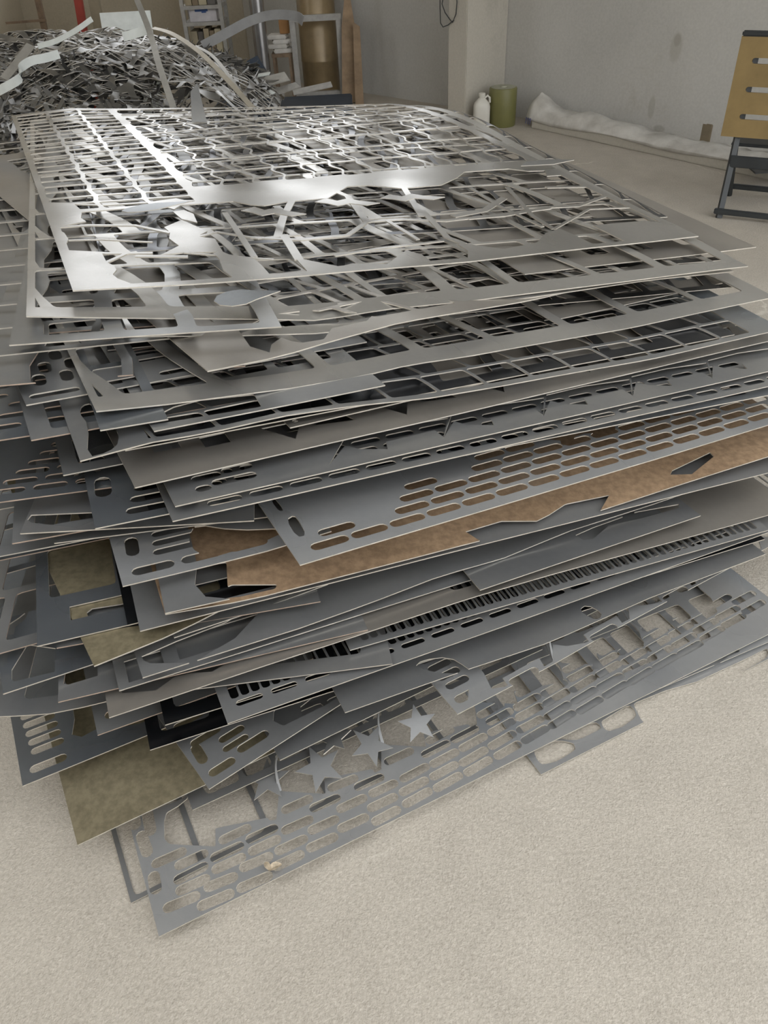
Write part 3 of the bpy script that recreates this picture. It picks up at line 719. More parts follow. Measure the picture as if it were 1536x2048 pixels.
# --- lowest sheets ------------------------------------------------------------
S = Sheet(0.11, (155, 1690), (250, 1645), None, 0.001, 30)
S.build(0.42, 1.3, [], 'olive', 'plain brownish plate with no openings, sticking out low at the left')

S = Sheet(0.16, (45, 1572), (309, 1464), None, 0.001, 31)
H = slots(0.06, 0.075, 1, 6, 0.068, 0.018, 0.1, 0.026, -0.002) + [capsule(0.055, 0.03, 0.075, 0.02)]
H += [chaikin([(0.105, 0.06), (0.2, 0.075), (0.2, 0.05), (0.26, 0.035), (0.45, 0.03), (0.45, 0.3), (0.12, 0.3), (0.13, 0.14)], 1)]
S.build(0.5, 1.4, H, 'blue', 'low left sheet corner with six stacked slots and a rounded edge')

S = Sheet(0.04, (318, 1873), (957, 1556), None, 0.001, 32)
H = [rpoly(S.px(C(200, 1440, [(330,610),(328,520),(340,475),(400,440),(450,400),(440,340),(330,330),(320,260),(330,215),(270,90),(480,60),(880,190),(868,240),(880,330),(915,390),(903,512),(868,515),(858,500),(590,555),(592,648),(430,640),(355,635)])), 0.004)]
hb = rpoly(S.px(C(200, 1440, [(930,365),(1155,378),(1148,300),(1395,250),(1405,270),(1440,255),(1440,150),(1400,80),(1385,10),(1300,-20),(900,180),(885,230),(893,320)])), 0.004)
H += [[(x + 0.249 * k, y) for x, y in hb] for k in range(5)]
def sl_(x0, y0, w, txt):
    v = [int(t) for t in txt.replace(',', ' ').split()]
    return [S.slot((x0 + v[i] / 2.56, y0 + v[i + 1] / 2.56), (x0 + v[i + 2] / 2.56, y0 + v[i + 3] / 2.56), w) for i in range(0, len(v), 4)]
H += sl_(200, 1440, 0.0185, '105,205,268,150 125,250,285,190 160,285,320,222 143,340,303,280 150,390,312,325 205,420,370,350 272,445,440,375')
H += sl_(200, 1440, 0.024, '160,415,185,562 235,440,265,592 205,570,250,700 270,775,290,892')
H += sl_(200, 1440, 0.0215, """262,745,445,665 380,755,555,675 375,830,555,738 385,885,565,803 320,972,515,892 495,962,690,880 563,715,738,635 570,775,748,695 530,865,708,795
 698,870,885,790 607,625,775,545 745,620,912,545 757,682,928,602 712,765,888,690 893,680,1065,600 880,760,1048,680 927,470,1090,395 1072,460,1232,390 927,575,1093,500 1063,575,1225,500
 1055,665,1220,590 1210,465,1368,390 1165,355,1322,290 1300,350,1455,285 1215,565,1378,490 1375,385,1525,315 1368,460,1525,385 1390,530,1540,450""")
H += sl_(500, 1350, 0.021, """687,450,838,380 767,540,918,460 763,610,915,530 780,670,933,585 878,415,1025,340 920,465,1070,385 920,530,1068,450 938,590,1088,505
 1070,385,1215,305 1072,460,1218,375 1095,510,1240,425 1028,340,1170,265 900,345,1045,270 1163,215,1300,140 1210,250,1348,175 1218,305,1360,225 1220,375,1362,290 1250,425,1388,345 1350,175,1485,100 1360,230,1502,150 1365,290,1505,215 1390,345,1530,262 1360,105,1495,35""")
H += sl_(936, 1000, 0.0205, """235,1075,372,995 245,1120,385,1045 385,1050,520,970 375,1000,508,925 392,1120,527,1035 412,1165,550,1080 485,880,615,810 508,925,640,855 522,980,655,900 528,1040,662,960 555,1090,690,1010
 640,860,768,785 655,905,783,830 662,965,795,890 690,1010,822,930 668,790,795,715 770,790,895,720 785,840,912,765 795,890,922,820 820,940,950,860 892,670,1015,600 900,725,1020,655 912,770,1035,700 922,825,1048,750 948,865,1078,790
 1012,655,1135,590 1030,700,1150,630 1045,755,1168,685 1075,795,1200,725 1065,580,1180,512 1145,630,1265,563 1155,680,1280,610 1190,720,1310,650 1230,555,1345,487 1270,610,1390,545 1300,650,1420,585 1355,530,1470,470 1405,580,1520,515""")
H += [capsule(0.03, 0.45, 0.06, 0.022, 1.52), capsule(0.03, 0.53, 0.06, 0.022, 1.52)]
H += cells(0.14, 1.6, 0.47, 2.2, 6, 6, 0.03, R, 0, 0, 0.1)
S.build(1.68, 2.3, H, 'sheen', 'lowest big slotted sheet, its corner on the bare floor at the front', th=0.003, edge=EDGE)

S = Sheet(0.008, (1082, 1549), (1536, 1318), None, 0.0, 33)
K = lambda pts: rpoly(S.px(C(760, 1100, pts, 1.979)), 0.015)
H = [K([(605,792),(700,750),(768,765),(775,790),(700,838),(640,850),(622,830)]), K([(590,768),(700,715),(858,680),(880,705),(780,755),(690,745),(600,785)]),
     K([(888,708),(872,680),(990,608),(1022,655),(960,700),(905,718)]), K([(1000,608),(1130,556),(1255,520),(1470,420),(1536,385),(1536,425),(1250,588),(1040,688),(1018,640)])]
H += cells(0.02, 0.76, 0.09, 1.5, 4, 8, 0.02, R)
S.build(0.78, 1.6, H, 'sheen', 'sheet lying flat on the floor at the right, rounded openings showing concrete', th=0.003)

S = Sheet(0.022, (1120, 1462), (1536, 1284), None, 0.0, 34)
K = lambda pts: rpoly(S.px(C(760, 1100, pts, 1.979)), 0.01)
H = [K([(1090,520),(1180,470),(1300,440),(1310,410),(1400,380),(1430,400),(1380,420),(1340,450),(1190,495)])] + cells(0.02, 0.7, 0.06, 1.5, 4, 9, 0.03, R)
S.build(0.72, 1.6, H, 'sheen', 'thin bluish sheet sandwiched just above the flat floor sheet at right')

S = Sheet(0.006, (262, 1806), (700, 1585), None, 0.0, 35)
S.build(0.9, 1.6, cells(0.004, 0.88, 0.004, 1.5, 6, 5, 0.012, R), 'dark', 'dark narrow frame flat on the floor under the lowest slotted sheet')

S = Sheet(0.07, (385, 1620), (820, 1420), None, 0.001, 36)
S.build(0.9, 1.5, cells(0.02, 0.88, 0.012, 1.4, 10, 12, 0.012, R, 0.004, -0.1, 0.1), 'grey', 'thin-webbed grey sheet behind the star-shaped offcuts near the floor')

# --- sheets pushed out to the left -----------------------------------------------
LG = 'steel sheets jutting out at the left of the stack'
def left(h, a, b, W, D, H, mat, label, seed, edge=None, wav=0.002):
    s = Sheet(h, a, b, edge, wav, seed)
    holes = H(s) if callable(H) else H
    return s.build(W, D, holes, mat, label, group=LG, edge=EDGE_RUST if seed % 2 else EDGE)
left(0.915, (18, 690), (330, 668), 0.5, 2.3, lambda s: cells(0.0, 0.48, 0.02, 2.2, 3, 10, 0.035, R, 0.01, 0, 0.2), 'grey', 'narrow pale frame left of the topmost corner, long edge running away', 40)
left(0.862, (-45, 775), (170, 757), 0.5, 2.2, lambda s: cells(0.065, 0.85, 0.005, 2.1, 4, 9, 0.02, R, 0.01, 0, 0.1), 'grey', 'sheet with a broad pale margin cut off by the left picture edge, upper level', 41)
left(0.835, (52, 810), (128, 796), 0.7, 2.0, lambda s: slots(0.055, 0.03, 3, 1, 0.09, 0.02, 0.12) + slots(0.04, 0.10, 2, 6, 0.055, 0.024, 0.05, 0.055, 0.0, 0.02, ang=1.5) + cells(0.14, 0.65, 0.08, 1.9, 3, 10, 0.04, R), 'grey', 'sheet with upright paired slots below the pale margin at left', 42)
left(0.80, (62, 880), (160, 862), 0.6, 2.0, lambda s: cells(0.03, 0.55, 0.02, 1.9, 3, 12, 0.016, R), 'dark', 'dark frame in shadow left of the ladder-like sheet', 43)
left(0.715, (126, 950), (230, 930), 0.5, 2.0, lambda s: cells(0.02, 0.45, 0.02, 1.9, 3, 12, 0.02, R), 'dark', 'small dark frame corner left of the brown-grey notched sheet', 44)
left(0.68, (-60, 1012), (190, 978), 0.40, 2.2, lambda s: slots(0.06, 0.035, 6, 7, 0.062, 0.019, 0.075, 0.032, 0.02, keep=lambda x, y: not 0.18 < x < 0.26 or y < 0.08) + cells(0.1, 0.9, 0.3, 2.1, 4, 8, 0.018, R), 'blue', 'slotted blue-grey sheet leaving the picture at left middle', 45)
left(0.64, (40, 1067), (195, 1058), 0.42, 2.0, lambda s: [s.px(C(0, 600, [(140,1125),(160,1140),(390,1165),(480,1130),(480,1085),(160,1100)]))] + cells(0.05, 0.65, 0.14, 1.9, 3, 10, 0.018, R), 'grey', 'sheet with a long triangular opening below the left slotted sheet', 46)
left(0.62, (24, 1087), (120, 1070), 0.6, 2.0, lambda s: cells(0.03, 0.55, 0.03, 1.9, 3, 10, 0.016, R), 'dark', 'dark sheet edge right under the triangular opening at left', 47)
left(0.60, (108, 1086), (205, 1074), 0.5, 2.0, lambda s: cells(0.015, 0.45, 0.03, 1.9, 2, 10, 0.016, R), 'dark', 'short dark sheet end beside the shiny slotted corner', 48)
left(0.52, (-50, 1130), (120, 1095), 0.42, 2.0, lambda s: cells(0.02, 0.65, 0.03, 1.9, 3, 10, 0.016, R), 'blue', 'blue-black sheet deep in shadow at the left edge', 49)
left(0.475, (74, 1292), (112, 1283), 0.5, 2.0, lambda s: [rect(0.06, 0.3, 0.05, 0.09)] + cells(0.015, 0.45, 0.12, 1.9, 3, 10, 0.018, R), 'blue', 'bluish sheet end with pale reflections behind the yellow-stained corner', 50)
left(0.455, (113, 1296), (180, 1284), 0.5, 2.0, lambda s: [s.px(C(0, 1000, [(310,680),(440,640),(430,620),(310,660)]))] + cells(0.05, 0.45, 0.12, 1.9, 3, 10, 0.018, R), 'dark', 'dark plate left of the yellow-stained corner with a thin pointed slit', 51)
left(0.40, (6, 1388), (115, 1352), 0.7, 2.0, lambda s: [s.px(C(0, 1000, [(60,920),(75,930),(280,880),(285,760),(140,740),(60,870)])), s.px(C(0, 1000, [(30,690),(70,690),(80,650),(130,610),(150,560),(100,600),(40,640)]))] + cells(0.02, 0.65, 0.2, 1.9, 3, 10, 0.018, R), 'blue', 'light blue-grey sheet corner with stepped notches low at the left edge', 52)
left(0.385, (116, 1404), (210, 1382), 0.6, 2.0, lambda s: [s.px(C(0, 1000, [(325,940),(350,945),(500,900),(500,780),(400,760),(340,840)]))] + cells(0.02, 0.55, 0.2, 1.9, 3, 10, 0.018, R), 'grey', 'grey sheet corner with a round-bellied opening left of the wavy-notched sheet', 53)
left(0.33, (-40, 1434), (205, 1402), 0.8, 2.0, lambda s: cells(0.06, 0.75, 0.03, 1.9, 3, 10, 0.018, R), 'grey', 'thin curved sheet edge above the low slotted corner at left', 54, [(-40, 1434), (60, 1430), (130, 1424), (205, 1402)])
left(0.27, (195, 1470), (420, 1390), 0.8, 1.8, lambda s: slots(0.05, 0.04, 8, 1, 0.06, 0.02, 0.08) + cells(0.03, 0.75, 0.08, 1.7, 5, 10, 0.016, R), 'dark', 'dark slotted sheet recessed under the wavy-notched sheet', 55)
left(0.885, (-230, 735), (60, 705), 0.62, 2.3, lambda s: cells(0.0, 0.62, 0.01, 2.3, 5, 16, 0.016, R, 0.01, 0.2, 0.2), 'grey', 'skeleton sheet mostly beyond the left picture edge, upper level', 70)
left(0.79, (-230, 915), (60, 870), 0.66, 2.3, lambda s: slots(0.03, 0.05, 8, 14, 0.06, 0.02, 0.078, 0.045, 0.02) + cells(0.0, 0.62, 0.70, 2.3, 4, 10, 0.02, R, 0.0, 0, 0.2), 'blue', 'slotted sheet mostly beyond the left picture edge, below the pale margin', 71)
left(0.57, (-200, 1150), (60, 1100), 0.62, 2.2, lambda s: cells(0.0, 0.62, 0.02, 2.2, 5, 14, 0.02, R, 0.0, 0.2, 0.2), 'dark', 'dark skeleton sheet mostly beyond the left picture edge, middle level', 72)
left(0.43, (-190, 1360), (60, 1290), 0.62, 2.2, lambda s: cells(0.0, 0.62, 0.02, 2.2, 4, 14, 0.02, R, 0.0, 0.2, 0.2), 'grey', 'grey skeleton sheet mostly beyond the left picture edge, lower level', 73)
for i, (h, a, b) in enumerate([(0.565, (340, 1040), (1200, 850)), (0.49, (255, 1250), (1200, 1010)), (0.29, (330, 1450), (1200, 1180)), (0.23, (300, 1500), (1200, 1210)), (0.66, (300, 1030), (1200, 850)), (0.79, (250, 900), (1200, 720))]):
    s = Sheet(h, a, b, None, 0.002, 60 + i)  # fill layer, the stack's inner shade is in its colour
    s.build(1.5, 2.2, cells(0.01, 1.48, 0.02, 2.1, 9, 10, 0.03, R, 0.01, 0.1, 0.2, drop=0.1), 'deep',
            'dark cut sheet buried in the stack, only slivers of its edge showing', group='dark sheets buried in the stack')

# ------------------------------------------------------------------ small loose pieces on and around the stack
def star_poly(r, r2=None, n=5, rot=0.3):
    r2 = r2 or r * 0.42
    return [((r if k % 2 == 0 else r2) * math.cos(rot + math.pi * k / n), (r if k % 2 == 0 else r2) * math.sin(rot + math.pi * k / n)) for k in range(2 * n)]
def flat_piece(name, poly, pos, rz, tilt, mat, label, cat, group=None, th=0.0025, tz=0.0):
    me = plate_mesh(name, poly, [], lambda p, q: np.stack([p, q, 0 * p], 1), th, 0.2)
    o = link(name, me, [ST[mat] if isinstance(mat, str) else mat, EDGE], None, pos)
    o.rotation_euler = (tilt, tz, rz)
    return tag(o, label, cat, group)
for x, y, z, r, rz, tl, lab in ((836, 1447, 0.115, 0.045, 0.2, 0.35, 'steel star offcut right of the others, below the small-slot ladder'),
                                (742, 1490, 0.09, 0.05, 0.9, 0.3, 'tilted steel star offcut touching the curled strand'),
                                (640, 1535, 0.075, 0.055, 0.5, 0.2, 'largest steel star offcut in the middle of the lower gap'),
                                (668, 1478, 0.10, 0.042, 1.3, -0.3, 'small steel star offcut behind the larger star'),
                                (535, 1560, 0.06, 0.05, 0.1, 0.15, 'leftmost steel star offcut standing half upright near the floor')):
    p = unp(x, y, z)
    flat_piece('star_offcut', star_poly(r), tuple(p), rz, tl, 'dark', lab, 'metal star', 'star offcuts low in the stack')
def scrap_at(x, y, h, poly, rz, mat, label, tilt=0.0, up=0.014, tz=0.0):
    p = hit(x, y, h); p[2] += up
    return flat_piece('metal_offcut', poly, tuple(p), rz, tilt, mat, label, 'metal scrap', 'loose offcuts lying on the stack', 0.002, tz)
zig = [(-.07,.06),(-.03,.07),(-.015,.03),(.02,.03),(.035,-.01),(.07,-.06),(.03,-.055),(.0,-.01),(-.035,-.01),(-.05,.03)]
scrap_at(548, 435, .966, zig, 0.4, 'bright', 'pale zigzag offcut on the topmost sheet, left of the other zigzag')
scrap_at(695, 415, .966, zig, 0.5, 'bright', 'pale zigzag offcut on the topmost sheet, nearer the middle')
scrap_at(825, 405, .966, zig, 0.6, 'bright', 'pale zigzag offcut on the topmost sheet, furthest right')
scrap_at(392, 240, .966, [(-.03,-.06),(.03,-.07),(.05,.09),(.01,.06)], 0.5, 'grey', 'small upright triangular offcut far back on the topmost sheet', 0.9, 0.05)
scrap_at(300, 425, .964, [(.07*math.cos(t*.628)*(1.6 if t==0 else 1), .03*math.sin(t*.628)) for t in range(10)], 0.3, 'blue', 'bluish leaf-shaped offcut near the left of the topmost sheet')
scrap_at(475, 608, .944, [(.045*math.cos(t*.628)*(2.0 if t==0 else 1), .04*math.sin(t*.628)) for t in range(10)], 0.25, 'blue', 'drop-shaped offcut in front of the scalloped band')
scrap_at(1090, 333, .966, [(-.09,-.02),(.02,-.03),(.1,.0),(.03,.03),(-.06,.025)], 0.1, 'grey', 'grey sliver offcut at the right rim of the topmost sheet')

# curled strands of the lowest slotted sheet are thin ribbons bowed upward
def strand(x0, y0, dx, label):
    a = unp(x0, y0, 0.042); b = unp(x0 - 18, y0 - 60, 0.10); c = unp(x0 - 8, y0 - 85, 0.13); d = unp(x0 + 25, y0 - 105, 0.14)
    pts = []
    for k in range(13):
        t = k / 12; q = (1-t)**3 * a + 3*(1-t)**2*t * b + 3*(1-t)*t*t * c + t**3 * d
        pts.append(tuple(q))
    o = MB().ribbon(pts, (0.6, 0.8, 0.3), [0.008 - 0.004 * math.sin(math.pi * k / 12) for k in range(13)], 0.002).build('curled_strand', [ST['dark']], smooth=True)
    tag(o, label, 'metal strip', 'curled strands over the lowest sheet')
strand(560, 1582, 0, 'left curled thin strand rising from the lowest slotted sheet')
strand(765, 1487, 0, 'middle curled thin strand rising from the lowest slotted sheet')
strand(1107, 1318, 0, 'right curled thin strand rising from the fin-webbed sheet')

# dry leaf on the lowest sheet
lf = empty('dry_leaf', tuple(unp(540, 1742, 0.047)))
tag(lf, 'small dry curled leaf lying on the lowest slotted sheet', 'leaf')
MLEAF = plain('dry_leaf_tan', (0.50, 0.42, 0.31), 0.8, 0, 0.35, 90)
for k, (rz, s) in enumerate(((0.4, 1.0), (2.2, 0.75))):
    mb = MB(); n = 7
    for i in range(n):
        t = i / (n - 1); ww = 0.008 * math.sin(math.pi * (0.06 + 0.9 * t)) * s
        x = (t - 0.1) * 0.028 * s; z = 0.006 * math.sin(3 * t) + 0.002
        for sd in (-1, 0, 1):
            mb.v.append((x * math.cos(rz) - sd * ww * math.sin(rz), x * math.sin(rz) + sd * ww * math.cos(rz), z + 0.004 * abs(sd)))
    for i in range(n - 1):
        for j in range(2):
            a = i * 3 + j; mb.f.append((a, a + 3, a + 4, a + 1))
    mb.build('leaf_blade', MLEAF, lf, smooth=True)

# ------------------------------------------------------------------ scrap heap behind
def mound(x, y):
    fx = np.where(x < -1.9, 1.0, np.clip(1 - ((x + 1.9) / 1.5) ** 2, 0, 1)) * np.where(x < -2.6, 0.93, 1.0)
    fy = np.clip(1 - np.abs((y - 6.1) / 2.6) ** 2.6, 0, 1)
    return 0.76 * fx ** 0.8 * fy + 0.02
rh = random.Random(9)
bm = bmesh.new()
for i in range(13):
    W, D = rh.uniform(0.9, 1.4), rh.uniform(1.0, 1.7); an = rh.uniform(-0.5, 0.9)
    cx, cy = -2.05 + rh.uniform(-0.7, 0.75), 5.9 + rh.uniform(-0.9, 0.8)
    hs = cells(0.0, W, 0.0, D, rh.randint(8, 12), rh.randint(12, 18), 0.012, rh, 0.012, rh.choice((0.0, 0.4, -0.4)), 0.3, 0.010, 1, 0.3, 2, 0.05, 2.5, 0.006)
    k = rh.uniform(0, 6)
    def fnh(p, q, W=W, D=D, an=an, cx=cx, cy=cy, k=k, i=i):
        x = cx + (p - W / 2) * math.cos(an) - (q - D / 2) * math.sin(an); y = cy + (p - W / 2) * math.sin(an) + (q - D / 2) * math.cos(an)
        z = mound(x, y) + 0.012 * i - 0.06 + 0.035 * np.sin(p * 7 + k) * np.cos(q * 6 + k) + 0.015 * np.sin(p * 29 + q * 17 + k)
        return np.stack([x, y, np.maximum(z, 0.01)], 1)
    me = plate_mesh('web', rect(0, W, 0, D), hs, fnh, 0.003, 0.12)
    bm.from_mesh(me); bpy.data.meshes.remove(me)
for i in range(2600):
    x = rh.uniform(-3.35, -0.75); y = rh.uniform(3.9, 7.6); z = float(mound(np.array(x), np.array(y)))
    if z < 0.06: z = 0.03
    z += rh.uniform(-0.05, 0.05); L = rh.uniform(0.02, 0.10); wd = rh.uniform(0.006, 0.03)
    rot = Matrix.Rotation(rh.uniform(0, 6.28), 4, 'Z') @ Matrix.Rotation(rh.gauss(0, 0.45), 4, 'Y') @ Matrix.Rotation(rh.gauss(0, 0.5), 4, 'X')
    pts = [(-L, -wd, 0), (L * rh.uniform(0.2, 1), -wd * rh.uniform(0.2, 1), 0), (L, wd * rh.uniform(-0.2, 1), 0), (-L * rh.uniform(0.3, 1), wd, 0)]
    bmv = [bm.verts.new(tuple(rot @ Vector(q) + Vector((x, y, max(z, 0.02))))) for q in pts]
    low = [bm.verts.new(tuple(v.co - (rot.to_3x3() @ Vector((0, 0, 0.003))))) for v in bmv]
    bm.faces.new(bmv); bm.faces.new(low[::-1])
    for a in range(4):
        b = (a + 1) % 4; bm.faces.new((bmv[b], bmv[a], low[a], low[b]))
me = bpy.data.meshes.new('scrap_tangle'); bm.to_mesh(me); bm.free()
o = link('scrap_tangle', me, [ST['heap'], EDGE])
tag(o, 'heap of tangled skeleton offcuts behind the big stack', 'scrap heap', None, 'stuff')

def strip(name, px, wdir, wid, th, mat, label, group=None, cat='metal strip'):
    """px: (x, y, Y depth) along the strip"""
    P = [Vector(atY(*p)) for p in px]
    out = []; n = len(P)
    for i in range(n - 1):                       # smooth through the points
        p0, p1, p2, p3 = P[max(i-1, 0)], P[i], P[i+1], P[min(i+2, n-1)]
        for k in range(5):
            t = k / 5
            out.append(0.5 * ((2*p1) + (p2-p0)*t + (2*p0-5*p1+4*p2-p3)*t*t + (3*p1-p0-3*p2+p3)*t**3))
    out.append(P[-1])
    o = MB().ribbon(out, wdir, wid, th).build(name, mat, smooth=True)
    return tag(o, label, cat, group)
MWHITE = plain('white_coated_strip', (0.72, 0.76, 0.74), 0.35, 0.1, 0.08, 12)
MGALV = plain('dull_galvanised', (0.42, 0.41, 0.38), 0.45, 0.5, 0.12, 12)
strip('bent_strip', [(-15, 188, 4.9), (38, 158, 4.95), (40, 138, 5.0), (62, 122, 5.05), (90, 116, 5.1), (118, 108, 5.15)], (0.3, 0.2, 1), 0.045, 0.004, MWHITE, 'white kinked metal strip on the heap at the left picture edge', 'white strips on the heap')
strip('bent_strip', [(76, 93, 5.5), (112, 82, 5.5), (150, 62, 5.5), (184, 38, 5.5)], (0.4, 0.3, 1), 0.03, 0.004, MWHITE, 'white narrow metal strip sloping up over the crest of the heap', 'white strips on the heap')
strip('bent_strip', [(246, 74, 5.6), (268, 68, 5.6), (292, 60, 5.6)], (0.2, 0.3, 1), 0.05, 0.004, MWHITE, 'short white metal strip at the right crest of the heap', 'white strips on the heap')
strip('bent_strip', [(8, 158, 5.2), (35, 125, 5.3), (62, 90, 5.4)], (1, 0.3, 0.2), 0.06, 0.004, MGALV, 'broad grey metal strip leaning on the left of the heap', 'grey strips on the heap')
strip('bent_strip', [(272, -5, 5.8), (298, 60, 5.5), (318, 130, 5.0), (347, 216, 4.5)], (1, 0.2, 0.1), 0.035, 0.004, MGALV, 'saw-edged grey strip hanging straight down the right of the heap', 'grey strips on the heap')
strip('bent_strip', [(306, 56, 6.0), (345, 68, 5.7), (400, 105, 5.3), (455, 160, 4.9), (505, 216, 4.6)], (1, 0.6, 0.3), 0.03, 0.004, plain('pale_raw_strip', (0.52, 0.48, 0.40), 0.45, 0.4), 'long pale strip arching down the right flank of the heap', 'grey strips on the heap')
strip('bent_strip', [(390, 92, 6.0), (425, 112, 5.7), (462, 158, 5.2), (488, 200, 4.9)], (1, 0.6, 0.3), 0.022, 0.004, MGALV, 'thinner second strip arching beside the long pale one', 'grey strips on the heap')
strip('bent_strip', [(405, 92, 7.2), (450, 68, 7.3), (500, 42, 7.4), (545, 30, 7.4), (590, 32, 7.3), (606, 42, 7.2)], (0.2, 0.3, 1), 0.07, 0.005, plain('grey_painted_strip', (0.24, 0.24, 0.24), 0.5), 'dark grey bowed metal strip in front of the shelf', 'grey strips on the heap')

# leaning notched panel behind the heap
me = plate_mesh('notched_panel', [(0, 0), (0.42, 0), (0.42, 0.9), (0, 0.9)], [rect(-0.02, 0.30 - 0.03 * k, 0.12 + 0.13 * k, 0.128 + 0.13 * k) for k in range(6)],
                lambda p, q: np.stack([p, q * 0.28, q * 0.96], 1), 0.006, 0.3, (0, -0.96, 0.28))
bp = atY(206, 130, 7.4)
o = link('notched_panel', me, [MWHITE, MWHITE], None, (bp[0], bp[1], max(0.0, 0.0)))
tag(o, 'pale panel with thin horizontal cuts leaning behind the heap', 'panel')

# ------------------------------------------------------------------ things by the back walls
MWOOD = plain('dark_wood', (0.20, 0.14, 0.09), 0.7, 0, 0.3, 14)
MBROWN = plain('brown_board', (0.30, 0.21, 0.13), 0.75, 0, 0.3, 8)
MRED = plain('red_paint', (0.30, 0.04, 0.025), 0.6)
MFRAME = plain('grey_frame_paint', (0.36, 0.35, 0.33), 0.5, 0.2, 0.15, 20)
MDARK = plain('black_paint', (0.03, 0.034, 0.036), 0.45, 0, 0.2)
MNAVY = plain('navy_sheet', (0.03, 0.045, 0.07), 0.6)
def leaning(name, px0, px1, Y, w, t, mat, label, cat, grp=None):
    a = atY(*px0, Y); b = atY(*px1, Y)
    d = b - a
    a = a - d * (a[2] / d[2]); d = d * (1.5 / d[2])
    o = MB().bar(a, a + d, w, t, (0, 1, 0.2)).build(name, mat, bevel=0.003)
    return tag(o, label, cat, grp)
leaning('wooden_pole', (92, 70), (76, 0), 8.6, 0.05, 0.05, MWOOD, 'dark wooden pole leaning on the beige wall left of the red post', 'pole')
leaning('painted_post', (164, 45), (158, 8), 8.3, 0.07, 0.05, MRED, 'red post standing behind the heap', 'post')
leaning('painted_post', (200, 60), (188, 0), 8.75, 0.10, 0.06, plain('tan_post', (0.28, 0.24, 0.17), 0.7), 'tan post beside the red one behind the heap', 'post')
o = MB().bar(atY(12, 46, 8.55), atY(92, 40, 8.565), 0.02, 0.02).build('wooden_stick', MWOOD)
tag(o, 'thin wooden stick lying across the dark pole', 'stick')

# shelf
Ys = 8.9
sb = atY(400, 118, Ys); sx0 = atY(372, 60, Ys)[0]; sx1 = atY(447, 60, Ys)[0]; ww = sx1 - sx0
sh = empty('metal_shelf', (sx0, Ys, 0)); tag(sh, 'grey metal shelf unit holding a white box and upright books', 'shelf')
for x in (0, ww):
    for y in (0, 0.35): MB().box(x - 0.018, x + 0.018, y - 0.018, y + 0.018, 0, 1.7).build('post', MFRAME, sh)
zb = [0.06, atY(415, 47, Ys)[2], atY(410, 14, Ys)[2], 1.1, 1.5]
for z in zb: MB().box(-0.01, ww + 0.01, -0.02, 0.37, z - 0.015, z + 0.015).build('shelf_board', MFRAME, sh)
bx = empty('storage_box', (sx0 + 0.05, Ys + 0.03, zb[1] + 0.015)); tag(bx, 'white cardboard box with a blue label on the shelf', 'box')
bh = (zb[2] - zb[1]) * 0.8
MB().box(0, ww - 0.1, 0, 0.3, 0, bh).build('carton', plain('white_carton', (0.55, 0.53, 0.55), 0.7), bx, bevel=0.004)
MB().box(0.06, ww - 0.18, -0.004, 0.0, bh * 0.76, bh * 0.98).box(ww * 0.34, ww * 0.46, -0.004, 0.0, bh * 0.66, bh * 0.76).build('blue_label', plain('blue_print', (0.04, 0.09, 0.25), 0.6), bx)
cols = [(0.30, 0.26, 0.18), (0.10, 0.09, 0.08), (0.36, 0.30, 0.20), (0.22, 0.17, 0.11), (0.45, 0.40, 0.28), (0.14, 0.13, 0.12)]
adj = ['tan', 'near-black', 'straw-coloured', 'brown', 'cream', 'charcoal']
mbk = [plain('spine_' + a.replace('-', '_'), c, 0.7) for a, c in zip(adj, cols)]
x = 0.03; i = 0
while x < ww - 0.08:
    t = rh.uniform(0.05, 0.075)
    o = MB().box(sx0 + x, sx0 + x + t - 0.006, Ys + 0.02, Ys + 0.28, zb[0] + 0.016, zb[1] - rh.uniform(0.04, 0.09)).build('board_offcut', mbk[i % 6], bevel=0.003)
    tag(o, '%s upright board number %s from the left on the lower shelf' % (adj[i % 6], ['one', 'two', 'three', 'four', 'five', 'six', 'seven', 'eight', 'nine', 'ten'][i]), 'board', 'upright boards on the shelf'); x += t; i += 1
x = 0.03; i = 0
while x < ww - 0.08:
    t = rh.uniform(0.06, 0.10)
    o = MB().box(sx0 + x, sx0 + x + t - 0.006, Ys + 0.02, Ys + 0.28, zb[2] + 0.016, zb[2] + rh.uniform(0.16, 0.22)).build('board_offcut', mbk[(i + 2) % 6], bevel=0.003)
    tag(o, '%s upright block number %s from the left above the white box' % (adj[(i + 2) % 6], ['one', 'two', 'three', 'four', 'five', 'six', 'seven', 'eight'][i]), 'board', 'upright blocks above the box'); x += t; i += 1

# steel pipe
a = atY(528, 145, 8.2); b = atY(512, 0, 8.2); d = b - a; a = a - d * (a[2] / d[2])
o = MB().tube([a, a + d * (0.75 / d[2]), a + d * (1.5 / d[2])], 0.065, 20).build('steel_pipe', plain('shiny_pipe', (0.42, 0.42, 0.43), 0.25, 0.9), smooth=True)
tag(o, 'shiny grey steel pipe standing upright near the brown roll', 'pipe')

